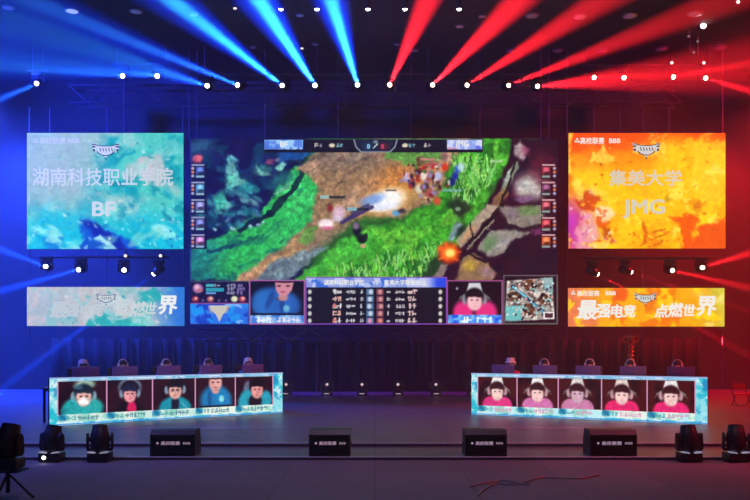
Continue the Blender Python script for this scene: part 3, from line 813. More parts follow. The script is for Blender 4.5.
p.poly([(478, 246), (492, 230), (508, 230), (530, 232), (510, 242), (502, 252), (488, 258)], (.60, .57, .54), 1.8, .95, 3, 4); p.ell(490, 243, 6, 9, (.36, .50, .32), .6, .8, .7); p.ell(503, 243, 8, 3, (.62, .58, .60), .5, .8, -.5)
p.poly([(462, 258), (474, 254), (488, 264), (496, 274), (492, 282), (456, 282)], (.55, .42, .30), 1.8, .95, 2); p.ell(470, 265, 7, 5, (.72, .58, .22), .6, .8); p.ell(487, 272, 7, 5, (.62, .48, .52), .6, .8, .5)
p.seg(463, 252, 486, 262, 2.4, (.10, .05, .10), .9)
p.poly([(430, 282), (440, 264), (448, 262), (446, 272), (440, 282)], (.55, .48, .46), 1.5, .9, 1)
p.tex(.12, 1.7, 13, .2); p.X, p.Y = p.X0, p.Y0; X, Y = p.X, p.Y
for k in range(420):
    x_ = 192+rnd.random()*364; y_ = 152+rnd.random()*128; j_ = int((y_-138.5)/.72); i_ = int((x_-190)/.72); c_ = p.C[min(j_, p.C.shape[0]-1), min(i_, p.C.shape[1]-1)]
    g_ = rnd.choice([1.45, 1.3, .55, .7]); a_ = rnd.uniform(-1.2, .3); g_ = 1+(g_-1)*.6; L_ = rnd.uniform(1, 4.5)
    p.seg(x_, y_, x_+L_*math.cos(a_), y_+L_*math.sin(a_), rnd.uniform(.9, 1.8), tuple(np.clip(c_*g_, 0, 1)), .6)
# fighters, flashes and health bars
p.ell(449, 253, 11, 10.5, (.75, .20, .08), .35, .95); p.ell(449, 253, 8, 7.5, (.98, .45, .10), .4, .95); p.ell(450, 253, 4.6, 4, (1, .88, .45), .5, 1)
for k in range(14):
    a = rnd.random()*6.28; p.seg(449+7*math.cos(a), 253+7*math.sin(a), 449+12*math.cos(a), 253+11*math.sin(a), 1.4, (.95, .40, .12), .6)
p.ell(388, 201, 26, 12, (.98, .72, .34), .6, .65, -.3); p.ell(387, 200, 17, 10, (.97, .96, .95), .5, 1, -.3); p.ell(372, 200, 12, 5, (.42, .58, .85), .6, .85, -.3); p.ell(382, 207, 16, 4, (.85, .88, .98), .5, .7, -.1)
p.seg(342, 222, 372, 207, 4, (.20, .16, .40), .85); p.seg(352, 213, 368, 205, 3, (.12, .14, .36), .7); p.ell(396, 213, 4, 3, (.30, .60, .80), .5, .9); p.ell(402, 211, 4, 2.5, (.15, .12, .18), .5, .8)
p.ell(326, 224, 7.5, 5, (.98, .90, .92), .4, 1); p.ell(327, 228, 6, 2, (.75, .30, .45), .5, .7); p.ell(339, 213, 6.5, 6.5, (.85, .72, .80), .5, .9); p.ell(330, 208, 3, 4, (.50, .14, .16), .5, .9); p.ell(337, 219, 5, 3, (.85, .80, .90), .5, .7)
p.ell(357, 231, 4.2, 6, (.07, .06, .12), .4, 1); p.ell(356, 226, 3.2, 3.5, (.48, .38, .52), .5, 1); p.ell(362, 239, 5, 4.5, (.05, .05, .08), .4, 1); p.ell(363, 246, 3, 2, (.85, .60, .50), .5, .9); p.ell(366, 236, 2, 3, (.10, .12, .12), .4, .9)
for x_, y_, c in ((424, 168, (.82, .24, .14)), (431, 175, (.75, .12, .16)), (445, 167, (.80, .20, .12)), (418, 172, (.25, .10, .12)), (436, 182, (.15, .10, .20)), (428, 180, (.55, .40, .30)), (429, 193, (.65, .28, .28)), (437, 201, (.80, .28, .20)), (424, 188, (.45, .20, .26)), (410, 180, (.50, .52, .78)), (407, 177, (.72, .72, .90)), (412, 184, (.28, .16, .30)), (419, 189, (.80, .80, .74)), (438, 176, (.70, .72, .88)), (455, 176, (.10, .16, .58)), (452, 182, (.06, .10, .42)), (458, 169, (.16, .30, .74)), (461, 167, (.70, .86, .84)), (424, 176, (.90, .84, .80)), (444, 157, (.50, .34, .34)), (432, 164, (.62, .36, .36)), (421, 160, (.45, .26, .26))):
    p.ell(x_, y_, 3.6, 4.2, c, .5, .95)
for k in range(80):
    p.ell(rnd.gauss(428, 11), rnd.gauss(177, 9), rnd.uniform(1, 2.4), rnd.uniform(1, 2.8), rnd.choice([(.70, .16, .14), (.45, .12, .14), (.14, .08, .12), (.85, .55, .48), (.88, .82, .78), (.30, .45, .22), (.55, .50, .70)]), .5, .8)
for x_, y_, w_, c in ((320, 196, 25, (.10, .14, .16)), (346, 208, 23, (.08, .12, .16)), (421, 158, 14, (.78, .50, .48)), (424, 163, 14, (.66, .30, .30)), (490, 160, 13, (.62, .78, .55)), (442, 189, 20, (.45, .66, .62))):
    p.rect(x_, y_, x_+w_, y_+2.4, c, .85)
p.rect(320, 195.4, 329, 198.6, (.66, .80, .78), .8); p.rect(347, 207.4, 357, 210.6, (.55, .78, .85), .8)
p.seg(386, 190.4, 396, 190.4, 1.2, (.15, .15, .15), .8)
p.mix(sm(192.2, 190.5, X)*.6, (.15, .20, .55))
p.tex(.08, 1.5, 23, .2)
game = MS.pic('game_picture', p)

# score bar
p = Pic(264, 139.4, 483, 152.5, .6, (.07, .06, .13))
p.rect(264, 139, 483, 140.2, (.12, .10, .22))
for x_ in (315, 337, 403, 424): p.glyphs(x_, x_+3, 143.5, 3.4, (.75, .72, .72), int(x_))
for x_ in (319.5, 428.5): p.glyphs(x_, x_+3, 144, 3, (.6, .58, .62), int(x_))
for x_ in (330, 403): p.ell(x_+2, 145.5, 3, 2, (.85, .80, .70), .4, 1)
for x_ in (337, 409): p.glyphs(x_, x_+8, 144, 3, (.42, .62, .70), int(x_))
p.poly([(354, 140), (397, 140), (396, 147), (391, 152.6), (360, 152.6), (355, 147)], (.10, .12, .22), .6)
for a, b_ in (((354, 140), (356, 147)), ((356, 147), (361, 152)), ((361, 152), (390, 152)), ((390, 152), (395, 147)), ((395, 147), (397, 140))): p.seg(*a, *b_, 1.2, (.55, .58, .64), .9)
p.ell(375.5, 142, 2.4, 1.6, (.45, .50, .56), .4); p.seg(373.5, 148, 377.5, 144, 1.1, (.75, .80, .82)); p.ell(368, 146.5, 5, 4, (.10, .25, .42), .6, .7); p.ell(384, 146.5, 5, 4, (.38, .12, .18), .6, .7)
MS.pic('score_bar', p, .012)
MS.text('8', 368.5, 146.5, 6.5, None, emis('score_blue', (.55, .80, .92), 1.1), .02, name='score_digit', bold=.02)
MS.text('8', 382.5, 146.5, 6.5, None, emis('score_red', (.85, .25, .38), 1.1), .02, name='score_digit', bold=.02)
p = Pic(264.5, 140, 303, 149.5, .6, (.33, .50, .86)); p.noise((.62, .80, .96), 7, 4, .42, .6, .9); p.noise((.25, .32, .80), 6, 9, .55, .7, .8)
MS.pic('team_name_plate', p, .02); MS.text('BF', 284, 144.6, 8, None, M['txt_white'], .03, .02, name='team_name')
p = Pic(447, 140, 482, 149.5, .6, (.55, .62, .90)); p.noise((.82, .84, .95), 7, 14, .42, .6, .9); p.noise((.28, .34, .85), 6, 19, .55, .7, .8, sm(460, 475, p.X)); p.rect(447, 149-1.6, 457, 151, (.75, .45, .60), .7)
MS.pic('team_name_plate', p, .02); MS.text('JMG', 462, 144.6, 7.5, None, M['txt_white'], .03, .02, name='team_name')
# side columns of five fighter portraits
for side, x_, ys_ in (('l', 190.6, (164, 181.5, 199, 216.5, 234)), ('r', 541, (164, 181.5, 199, 217, 234))):
    for i, y_ in enumerate(ys_):
        p = Pic(x_, y_, x_+16.2, y_+15, .55, (.06, .06, .22) if side == 'l' else (.20, .04, .10))
        r = random.Random(i*7+(3 if side == 'l' else 5))
        p.rect(x_+1, y_+.3, x_+14, y_+1.8, (.62, .66, .80) if side == 'l' else (.88, .66, .68), .85)
        base = ((.24, .32, .58), (.30, .50, .70), (.42, .42, .66), (.34, .36, .60), (.60, .40, .62))[i] if side == 'l' else ((.55, .20, .26), (.42, .22, .34), (.60, .25, .30), (.68, .22, .26), (.80, .35, .20))[i]
        fx = x_+9.5 if side == 'l' else x_+5
        p.rect(fx-4.3, y_+3, fx+4.3, y_+11, base); p.ell(fx, y_+6, 2.6, 2.8, tuple(min(1, c*1.5+.1) for c in base), .5, .9); p.ell(fx+1, y_+9.5, 3.4, 1.8, tuple(c*.45 for c in base), .5, .9)
        p.rect(fx-4, y_+11.6, fx+4, y_+13.8, (.60, .78, .86) if side == 'l' else (.58, .68, .66), .85)
        gx = x_+2.2 if side == 'l' else x_+13.4
        for k, c in enumerate(((.85, .75, .80), (.92, .55, .38), (.72, .74, .90))): p.ell(gx, y_+4.4+k*3.8, 1.6, 1.5, c, .5, .85)
        MS.pic('fighter_portrait', p, .012)

# bottom left: item panel, sponsor panel
p = Pic(190.5, 281, 248.5, 304, .6, (.07, .05, .18))
p.rect(190, 281, 248.5, 282, (.30, .28, .40)); p.ell(198, 288.5, 5, 4.6, (.66, .45, .66), .4, 1); p.ell(197, 287, 2.6, 2.4, (.88, .66, .76), .5, 1); p.ell(200, 290.5, 2.5, 1.8, (.72, .40, .42), .5, .9)
p.rect(206, 284, 214, 286.6, (.25, .66, .74)); p.rect(206, 288, 224, 291.6, (.16, .58, .66)); p.rect(206, 292.4, 216, 294, (.40, .60, .85))
p.glyphs(215, 221, 284, 2.4, (.55, .58, .66), 3)
for k in range(3):
    p.glyphs(227, 235, 284+k*3.7, 2.8, (.62, .60, .74), 10+k, .8); p.glyphs(237, 244.5, 284+k*3.7, 2.8, (.58, .50, .74), 20+k, .8)
for x_, c in ((195.5, (.62, .18, .22)), (210.5, (.68, .36, .38)), (234.5, (.80, .84, .66)), (242.5, (.72, .28, .34))): p.ell(x_, 299, 3.4, 3, c, .35, 1); p.ell(x_+.5, 298.4, 1.3, 1.2, (.95, .88, .80), .5, .8)
for x_ in (203, 219, 226): p.ell(x_, 300.5, 1.3, 1.3, (.42, .40, .60), .5, .8)
p.rect(190, 302.8, 249, 304.2, (.66, .36, .66), .8)
MS.pic('status_panel', p, .012)
p = Pic(190.5, 304, 248.5, 324, .6, (.16, .42, .86)); p.noise((.10, .58, .92), 10, 3, .45, .6, .9); p.noise((.08, .22, .72), 8, 8, .52, .68, .9); p.noise((.62, .80, .98), 6, 13, .58, .72, .7, None, 2, .5)
MS.pic('sponsor_panel', p, .012)
poly_part(MS, 'emblem', [(209, 305.5), (229, 305.5), (228, 310), (223, 314.5), (219.5, 322), (216, 314.5), (211, 310)], emis('emblem_cream', (.82, .80, .72), 1.05), .02)
for sg in (-1, 1): poly_part(MS, 'emblem_wing', [(219+sg*9, 306), (219+sg*11, 306.5), (219+sg*9, 312), (219+sg*6, 314)], emis('emblem_cream', (.62, .62, .72), 1.0), .026)
PINK = emis('frame_pink', (.66, .38, .62), 1.); VIO = emis('frame_violet', (.55, .30, .75), 1.)

def face(p, cx, cy, r, skin=(.86, .62, .58), hair=(.08, .06, .09), tilt=0., hat=None, glasses=False, phones=None, lo=.9):
    if hat:
        for sg in (-1, 1): p.seg(cx+sg*r*.5, cy-r*.85, cx+sg*r*1.55, cy-r*.1, r*.24, tuple(c*.60 for c in hat), .7); p.seg(cx+sg*r*1.3, cy-r*.3, cx+sg*r*1.75, cy+r*.25, r*.16, tuple(c*.45 for c in hat), .6)
        p.poly([(cx-r*.95, cy-r*.45), (cx-r*.62, cy-r*1.75), (cx+r*.62, cy-r*1.75), (cx+r*.95, cy-r*.45)], hat, r*.12, 1)
    if phones:
        p.ell(cx-r*1.08, cy+r*.1, r*.28, r*.5, phones, .4, .9); p.ell(cx+r*1.08, cy+r*.1, r*.28, r*.5, phones, .4, .9)
    p.ell(cx, cy-r*.22, r*.98, r*1.0, hair, .2, 1)
    p.ell(cx, cy+r*.25, r*.80, r*.98, skin, .2, 1)
    p.ell(cx-r*.30, cy+r*.3, r*.30, r*.5, tuple(min(1, c*1.1) for c in skin), .5, .7)
    p.ell(cx-r*.25, cy-r*.62, r*.75, r*.40, hair, .3, .95, -.15); p.ell(cx+r*.4, cy-r*.55, r*.5, r*.38, hair, .3, .95, .3)
    for sg in (-1, 1):
        p.ell(cx+sg*r*.3, cy+r*.12, r*.15, r*.09, (.16, .10, .12), .5, .9)
        if glasses: p.ell(cx+sg*r*.32, cy+r*.14, r*.26, r*.2, (.22, .18, .22), .4, .45)
    p.ell(cx, cy+r*.45, r*.10, r*.16, tuple(c*.8 for c in skin), .5, .7)
    p.ell(cx, cy+r*.78, r*.22, r*.07, (.70, .30, .32), .5, .8)

# team A player camera
p = Pic(250, 281, 304, 324, .6, (.05, .04, .10))
p.ell(274, 304, 21, 17, (.14, .36, .68), .25, 1); p.ell(262, 303, 10, 13, (.16, .42, .74), .4, .8); p.ell(290, 306, 11, 12, (.15, .38, .72), .4, .8)
p.ell(270, 300, 3, 10, (.10, .24, .52), .5, .8, .4); p.ell(282, 304, 2.5, 9, (.10, .22, .50), .5, .7)
p.poly([(275, 282), (294, 281), (292, 290), (286, 297), (280, 297), (276, 290)], (.80, .52, .58), 1, 1); p.ell(279, 299, 3, 1.2, (.10, .06, .10), .4, .7); p.ell(283, 298, 5, 3, (.78, .52, .52), .4, .9)
p.ell(279, 286, 2.2, .9, (.25, .14, .18), .5, .9); p.ell(288, 286, 2.2, .9, (.25, .14, .18), .5, .9); p.ell(283, 292, 2.4, .8, (.60, .25, .32), .5, .9); p.ell(285, 280.5, 12, 2.4, (.06, .04, .08), .4, 1)
p.ell(286.5, 308.5, 3.2, 3.4, (.42, .70, .82), .4, .9); p.rect(250, 313, 304, 316, (.05, .05, .14), .8)
p.rect(250, 315.4, 304, 324, (.45, .64, .86)); nm = (p.Y > 315.4)*1.
p.noise((.20, .42, .82), 7, 5, .5, .64, .8, nm); p.noise((.75, .86, .95), 6, 15, .5, .64, .7, nm)
p.glyphs(257, 274, 317.6, 4.6, (.92, .92, .94), 55); p.glyphs(277, 298, 317.6, 4.6, (.86, .84, .92), 59)
MS.pic('player_camera_picture', p, .012)
MS.frame('camera_frame', 249.8, 280.5, 304.5, 324, 1.3, PINK, .02)
# statistics table
p = Pic(306, 277.5, 446, 324, .6, (.08, .07, .12))
p.rect(306, 277.5, 446, 287.5, (.50, .58, .84)); tm = (p.Y < 287.5)*1.
p.noise((.20, .40, .82), 9, 5, .5, .62, .9, tm); p.noise((.78, .80, .93), 9, 25, .48, .62, .8, tm); p.mix(tm*sm(425, 440, p.X), (.16, .28, .86))
for r_ in range(5):
    y_ = 289.5+r_*7.2
    p.ell(309.8, y_+2.4, 1.9, 2.3, (.80, .80, .78), .4, .95); p.ell(440.3, y_+2.4, 1.9, 2.3, (.84, .82, .78), .4, .95)
    p.glyphs(333, 342, y_, 4.2, (.86, .84, .84) if r_ % 2 == 0 else (.84, .66, .62), 60+r_); p.glyphs(408, 417, y_, 4.2, (.82, .70, .70), 70+r_)
    if r_ in (2, 4): p.ell(334.5, y_+2, 2, 2, (.80, .42, .38), .4, .9)
    p.glyphs(346.5, 355, y_+1, 2.8, (.78, .78, .80), 80+r_); p.glyphs(395.5, 404, y_+1, 2.8, (.80, .76, .78), 90+r_)
    p.glyphs(360.5, 363.5, y_+.6, 3.2, (.70, .72, .76), 100+r_); p.glyphs(387, 390.5, y_+.6, 3.2, (.76, .72, .74), 110+r_)
    p.rect(366.5, y_-.6, 373.5, y_+5.6, (.30, .42, .58)); p.ell(370+rnd.uniform(-1, 1), y_+2.4, 2.1, 2.4, (.80, .84, .88) if r_ < 4 else (.92, .55, .68), .4, .9)
    p.rect(376.5, y_-.6, 383.5, y_+5.6, (.50, .26, .34)); p.ell(380+rnd.uniform(-1, 1), y_+2.4, 2.0, 2.2, (.82, .60, .56) if r_ < 4 else (.90, .55, .45), .4, .9)
MS.pic('statistics_table', p, .012)
MS.text('湖南科技职业学院', 344, 282.6, 6, 40, M['txt_white'], .03, .02, name='table_heading')
MS.text('VS', 375, 282.6, 5.4, None, M['txt_white'], .03, .02, name='table_heading')
MS.text('集美大学数据对比', 405, 282.6, 6, 42, M['txt_white'], .03, .02, name='table_heading')
MS.frame('table_frame', 306, 277.5, 446.5, 324, 1., VIO, .02)
# team B player camera
p = Pic(448, 281, 501.5, 324, .6, (.09, .03, .08))
p.ell(463, 313, 10, 12, (.88, .18, .48), .3, 1); p.ell(486, 313, 11, 12, (.88, .18, .48), .3, 1)
face(p, 474.5, 299, 9.2, (.93, .72, .74), (.07, .04, .06), 0, (.80, .80, .82), phones=(.55, .55, .60))
p.ell(474.5, 305, 6, 5, (.93, .72, .74), .4, .7)
p.rect(448, 315, 501.5, 324, (.28, .55, .90)); nm = (p.Y > 315)*1.
p.noise((.08, .30, .88), 8, 5, .5, .62, .9, nm); p.noise((.50, .80, .95), 6, 15, .5, .64, .8, nm)
p.glyphs(461, 472, 317.2, 5, (.95, .97, .99), 5); p.glyphs(477, 494, 317.2, 5, (.86, .95, .98), 9)
p.ell(457, 288.5, 1.2, 1.2, (.7, .7, .75), .5, .9)
MS.pic('player_camera_picture', p, .012)
MS.frame('camera_frame', 447.3, 280.8, 502, 324, 1.3, emis('frame_rose', (.62, .30, .52), 1.), .02)
# minimap
p = Pic(503, 275, 557.5, 324, .6, (.13, .05, .10))
p.poly([(507, 281), (552, 277.5), (554.5, 319), (505, 321.5)], (.62, .58, .56), .8); mp_ = p.pmask([(507, 281), (552, 277.5), (554.5, 319), (505, 321.5)], .8)
p.noise((.86, .82, .78), 5, 3, .48, .6, .9, mp_); p.noise((.30, .22, .22), 5, 7, .52, .64, .8, mp_)
p.poly([(506, 306), (520, 306), (522, 320.5), (505, 321)], (.42, .74, .74), 1, .95, 1); p.poly([(541, 279), (552, 278), (553, 292), (545, 291)], (.55, .70, .72), 1, .8, 1.5)
for x_, y_ in ((530, 286), (515, 297), (544, 299), (529, 309)):
    for k in range(11):
        a = k*.57; p.ell(x_+4.6*math.cos(a)*rnd.uniform(.5, 1.2), y_+4.4*math.sin(a)*rnd.uniform(.5, 1.2), 2.0, 1.9, rnd.choice([(.32, .18, .12), (.42, .24, .14), (.12, .07, .08)]), .4, .95)
p.seg(512, 286, 546, 314, 3.4, (.12, .22, .34), .9); p.seg(513, 287, 526, 297, 2, (.45, .80, .86), .9); p.seg(530, 301, 544, 313, 1.8, (.42, .70, .80), .8)
for k in range(90): p.ell(507+rnd.random()*46, 280+rnd.random()*40, 1.1, 1.1, rnd.choice([(.95, .93, .88), (.55, .85, .86), (.90, .62, .60), (.10, .08, .12)]), .4, .85)
p.rect(543.5, 312, 554, 313, (.95, .92, .9)); p.rect(543.5, 318, 554, 319, (.95, .92, .9)); p.rect(543.5, 312, 544.5, 319, (.95, .92, .9)); p.rect(553, 312, 554, 319, (.95, .92, .9)); p.rect(545, 313.5, 552.5, 317.6, (.30, .16, .22))
MS.pic('minimap', p, .012)
MS.frame('minimap_frame', 503.8, 275.6, 557, 323.6, 1.2, emis('frame_grey', (.42, .38, .42), .9), .02)

# ------------------------------------------------------------------ suspension cables and ceiling fittings
CAB = [(29.5, TD+.3, 345, 107, 'beside the left edge of the blue screens'), (107, TD+.3, 345, 107, 'behind the middle of the blue screens'), (183, TD+.3, 345, 107, 'along the right edge of the blue screens'),
       (197, TD+.45, 140, -1, 'above the left end of the game screen'), (265, TD+.45, 345, -1, 'behind the left quarter of the game screen'), (338, TD+.45, 345, -1, 'behind the game screen left of centre'),
       (411, TD+.45, 345, -1, 'behind the game screen right of centre'), (480, TD+.45, 345, -1, 'behind the right quarter of the game screen'), (549, TD+.45, 140, -1, 'above the right end of the game screen'), (567, TD+.45, 345, -1, 'along the left edge of the orange screens'),
       (643, TD+.3, 345, 107, 'behind the middle of the orange screens'), (722.5, TD+.3, 390, -1, 'along the right edge of the orange screens'), (541, TD+.45, 140, -1, 'left of the right end of the game screen'), (189, TD+.45, 140, -1, 'left of the left end of the game screen'),
       (594, TD+.2, 132, 107, 'above the left part of the upper orange screen'), (620, TD+.2, 132, 107, 'above the logo corner of the upper orange screen'), (669, TD+.2, 132, 107, 'above the right part of the upper orange screen'),
       (50, TD+.2, 132, 107, 'above the left part of the upper blue screen'), (124, TD+.2, 132, 78, 'above the right part of the upper blue screen')]
for px_, d, yb, yt, where in CAB:
    a = P(px_, yb, d); b_ = P(px_, yt, d) if yt >= 0 else Vector((a.x, d, CEIL))
    o = MB().cyl((0, 0, 0), (0, 0, b_.z-a.z), .016, n=6).build('hanging_cable', M['cable'], loc=a)
    tag(o, 'thin pale steel cable hanging '+where, 'cable', 'hanging steel cables')

def on_ceiling(px, py):
    d = (CEIL-CZ)*F/(HY-py); return Vector(((px-375)*d/F, d, CEIL))
RIM = MB().lathe([(.10, 0), (.19, 0), (.20, -.02), (.185, -.035), (.15, -.04), (.15, -.02)], n=24).mesh('rim', M['alu'], True)
def disc(m): return MB().lathe([(.0, -.015), (.15, -.02), (.15, -.035), (.08, -.05), (.0, -.055)], n=20).mesh('diffuser', m, True)
DS = {k: disc(M[k]) for k in ('disc_lit', 'disc_red', 'disc_dim')}
CL = [(72, 10, 'disc_lit', 1.1, 'over the far left, bluish and glowing'), (136, 11, 'disc_dim', .9, 'second from the left, bluish'), (194, 14, 'disc_dim', .7, 'third from the left'), (8, 7, 'disc_dim', .9, 'at the far left corner'),
      (532, 15, 'disc_red', 1., 'leftmost of the front row on the red side'), (580, 16, 'disc_red', 1.05, 'second of the front row on the red side'), (630, 15, 'disc_red', 1.1, 'third of the front row on the red side'), (695, 13, 'disc_red', 1.1, 'fourth of the front row on the red side'),
      (511, 50, 'disc_red', .9, 'leftmost of the rear row on the red side'), (558, 50, 'disc_red', .9, 'second of the rear row on the red side'), (602, 50, 'disc_red', 1., 'third of the rear row on the red side'), (662, 48, 'disc_red', 1.1, 'fourth of the rear row on the red side'), (720, 47, 'disc_red', 1.1, 'rightmost of the rear row on the red side'),
      (415, 50, 'disc_dim', .7, 'just right of the centre in the rear row'), (397, 44, 'disc_dim', .6, 'near the first red beam'), (315, 44, 'disc_dim', .6, 'near the second blue beam'), (300, 15, 'disc_dim', .6, 'between the blue beams in front'), (460, 26, 'disc_dim', .7, 'between the first red beams'), (482, 16, 'disc_dim', .6, 'above the second red beam'), (253, 47, 'disc_dim', .6, 'rear row on the blue side')]
for px_, py_, k, s, where in CL:
    t = empty('ceiling_light', on_ceiling(px_, py_), 'round flat ceiling light '+where, 'ceiling light', 'round ceiling lights'); t.scale = (s*1.05,)*3
    link('rim', RIM, t); link('diffuser', DS[k], t)
# small lamps that shine down from the ceiling
CAN = MB().lathe([(.0, 0), (.05, 0), (.055, -.02), (.075, -.03), (.08, -.24), (.068, -.24), (.066, -.2), (.0, -.2)], n=18).mesh('can', M['black'], True)
BULB = MB().ball((0, 0, -.235), .062, (1, 1, .6), 14).mesh('bulb', M['lens_white'], True)
BULB2 = MB().ball((0, 0, -.235), .05, (1, 1, .6), 14).mesh('bulb', M['lens_soft'], True)
for px_, py_, bb_, where in ((235, 3, BULB2, 'leftmost of the row'), (281, 4, BULB, 'second from the left'), (317, 4, BULB, 'third from the left'), (368, 4, BULB, 'just left of the centre gap'), (405, 4, BULB, 'just right of the centre gap'), (459, 4, BULB, 'rightmost, between the first two red beams'), (302, 44, BULB2, 'rear one near the second blue beam')):
    t = empty('downlight', on_ceiling(px_, py_-3), 'small bright ceiling downlight, '+where, 'ceiling light', 'small ceiling downlights')
    link('can', CAN, t); link('bulb', bb_, t)
# small lamps on stubs above the outer beam lights
LAMP = MB().box((0, 0, 0), (.14, .12, .12), bevel=.02).cyl((0, 0, .06), (0, 0, .2), .02, n=8).mesh('body', M['black'], True)
LL = MB().cyl((0, -.06, 0), (0, -.075, 0), .05, n=16).mesh('lens', M['lens_soft'], True)
LLD = MB().cyl((0, -.06, 0), (0, -.075, 0), .045, n=16).mesh('lens', M['lens_dim'], True)
LLW = MB().cyl((0, -.06, 0), (0, -.075, 0), .055, n=16).mesh('lens', M['lens_white'], True)
for px_, py_, where in ((126, 256, 'above the third light between the blue screens'), (161, 256, 'above the rightmost light between the blue screens'), (671, 63.5, 'above the third light over the orange screen'), (703, 63.5, 'above the rightmost light over the orange screen')):
    t = empty('small_spotlight', P(px_, py_, TD-.1), 'small black spotlight '+where, 'stage light', 'small spotlights')
    link('body', LAMP, t); link('lens', LL, t)
# vertical ladder truss with lamps at upper right
TX = P(694, 55, 24.5)
t = empty('lamp_ladder', (TX.x, TX.y, TX.z), 'vertical hanging ladder with a bright white lamp and dim lamps at upper right', 'lamp rig')
h = CEIL-TX.z
b = MB()
for sx in (-.12, .12): b.cyl((sx, 0, 0), (sx, 0, h), .018, n=8)
for k in range(int(h/.3)): b.cyl((-.12, 0, .1+k*.3), (.12, 0, .1+k*.3), .012, n=6)
b.build('ladder', M['steel'], t)
for px_, py_, big in ((702, 27, True), (688, 37, False), (697, 42, False), (693, 53, False)):
    q = P(px_, py_, 24.4)-TX; sc_ = 1.5 if big else .8
    l = link('lamp', LAMP, t, q); l.scale = (sc_,)*3; link('lens', LLW if big else LLD, l)
t = empty('small_spotlight', P(737, 3, 22), 'small spotlight at the very top right corner', 'stage light', 'small spotlights'); link('body', LAMP, t); link('lens', LL, t)

# ------------------------------------------------------------------ back curtain of the stage
b = []
n = 360; xs = np.linspace(-11.5, 11.5, n); z0, z1 = 0.0, P(0, 338, 28).z
me = bpy.data.meshes.new('backdrop_curtain')
v = []; f_ = []
for i, x_ in enumerate(xs):
    y_ = 28+.07*math.sin(x_*13)+.03*math.sin(x_*29+1)
    v += [(x_, y_, z0), (x_, y_, z1), (x_, y_+.03, z1), (x_, y_+.03, z0)]
for i in range(n-1):
    a = i*4; c = a+4
    for k in range(4): f_.append((a+k, a+(k+1) % 4, c+(k+1) % 4, c+k))
f_ += [(0, 3, 2, 1), (4*(n-1), 4*(n-1)+1, 4*(n-1)+2, 4*(n-1)+3)]
me.from_pydata(v, [], f_); me.materials.append(M['cloth'])
for q in me.polygons: q.use_smooth = True
tag(link('backdrop_curtain', me), 'long black pleated curtain behind the stage under the big screen', 'curtain')

# ------------------------------------------------------------------ team desks
class Desk:
    def __init__(s, A, B, H):          # A,B: bottom corners of the front (viewer left, viewer right)
        s.A = Vector(A); s.B = Vector(B); s.H = H; s.L = (s.B-s.A).length
        s.u = (s.B-s.A).normalized(); s.n = Vector((0, 0, 1)).cross(s.u)   # n points to the back
        s.rz = math.atan2(s.u.y, s.u.x)
        s.O = (s.A+s.B)/2
def front_point(x, yb): return None
DL = Desk((P(49.5, 426, 16.1).x, 16.1, 0), (P(282.5, 412, 19.3).x, 19.3, 0), .98)
DR = Desk((P(471.5, 415, 18.85).x, 18.85, 0), (P(707.5, 426, 16.45).x, 16.45, 0), .98)
LW = M['led_soft']
def make_desk(D, label):
    t = empty('team_desk', D.O+D.n*.5, label, 'desk', 'team desks', D.rz)
    L = D.L
    MB().box((0, .08, .735), (L-.1, .80, .04), bevel=.008).build('tabletop', M['desk'], t)
    for sx in (-1, -.5, 0, .5, 1):
        for sy in (-.28, .42):
            MB().box((sx*(L/2-.12), sy, .3575), (.05, .05, .715), bevel=.006).build('leg', M['black'], t)
    MB().box((0, .42, .685), (L-.2, .03, .05)).build('rail', M['black'], t)
make_desk(DL, 'long black desk behind the left row of player portraits')
make_desk(DR, 'long black desk behind the right row of player portraits')

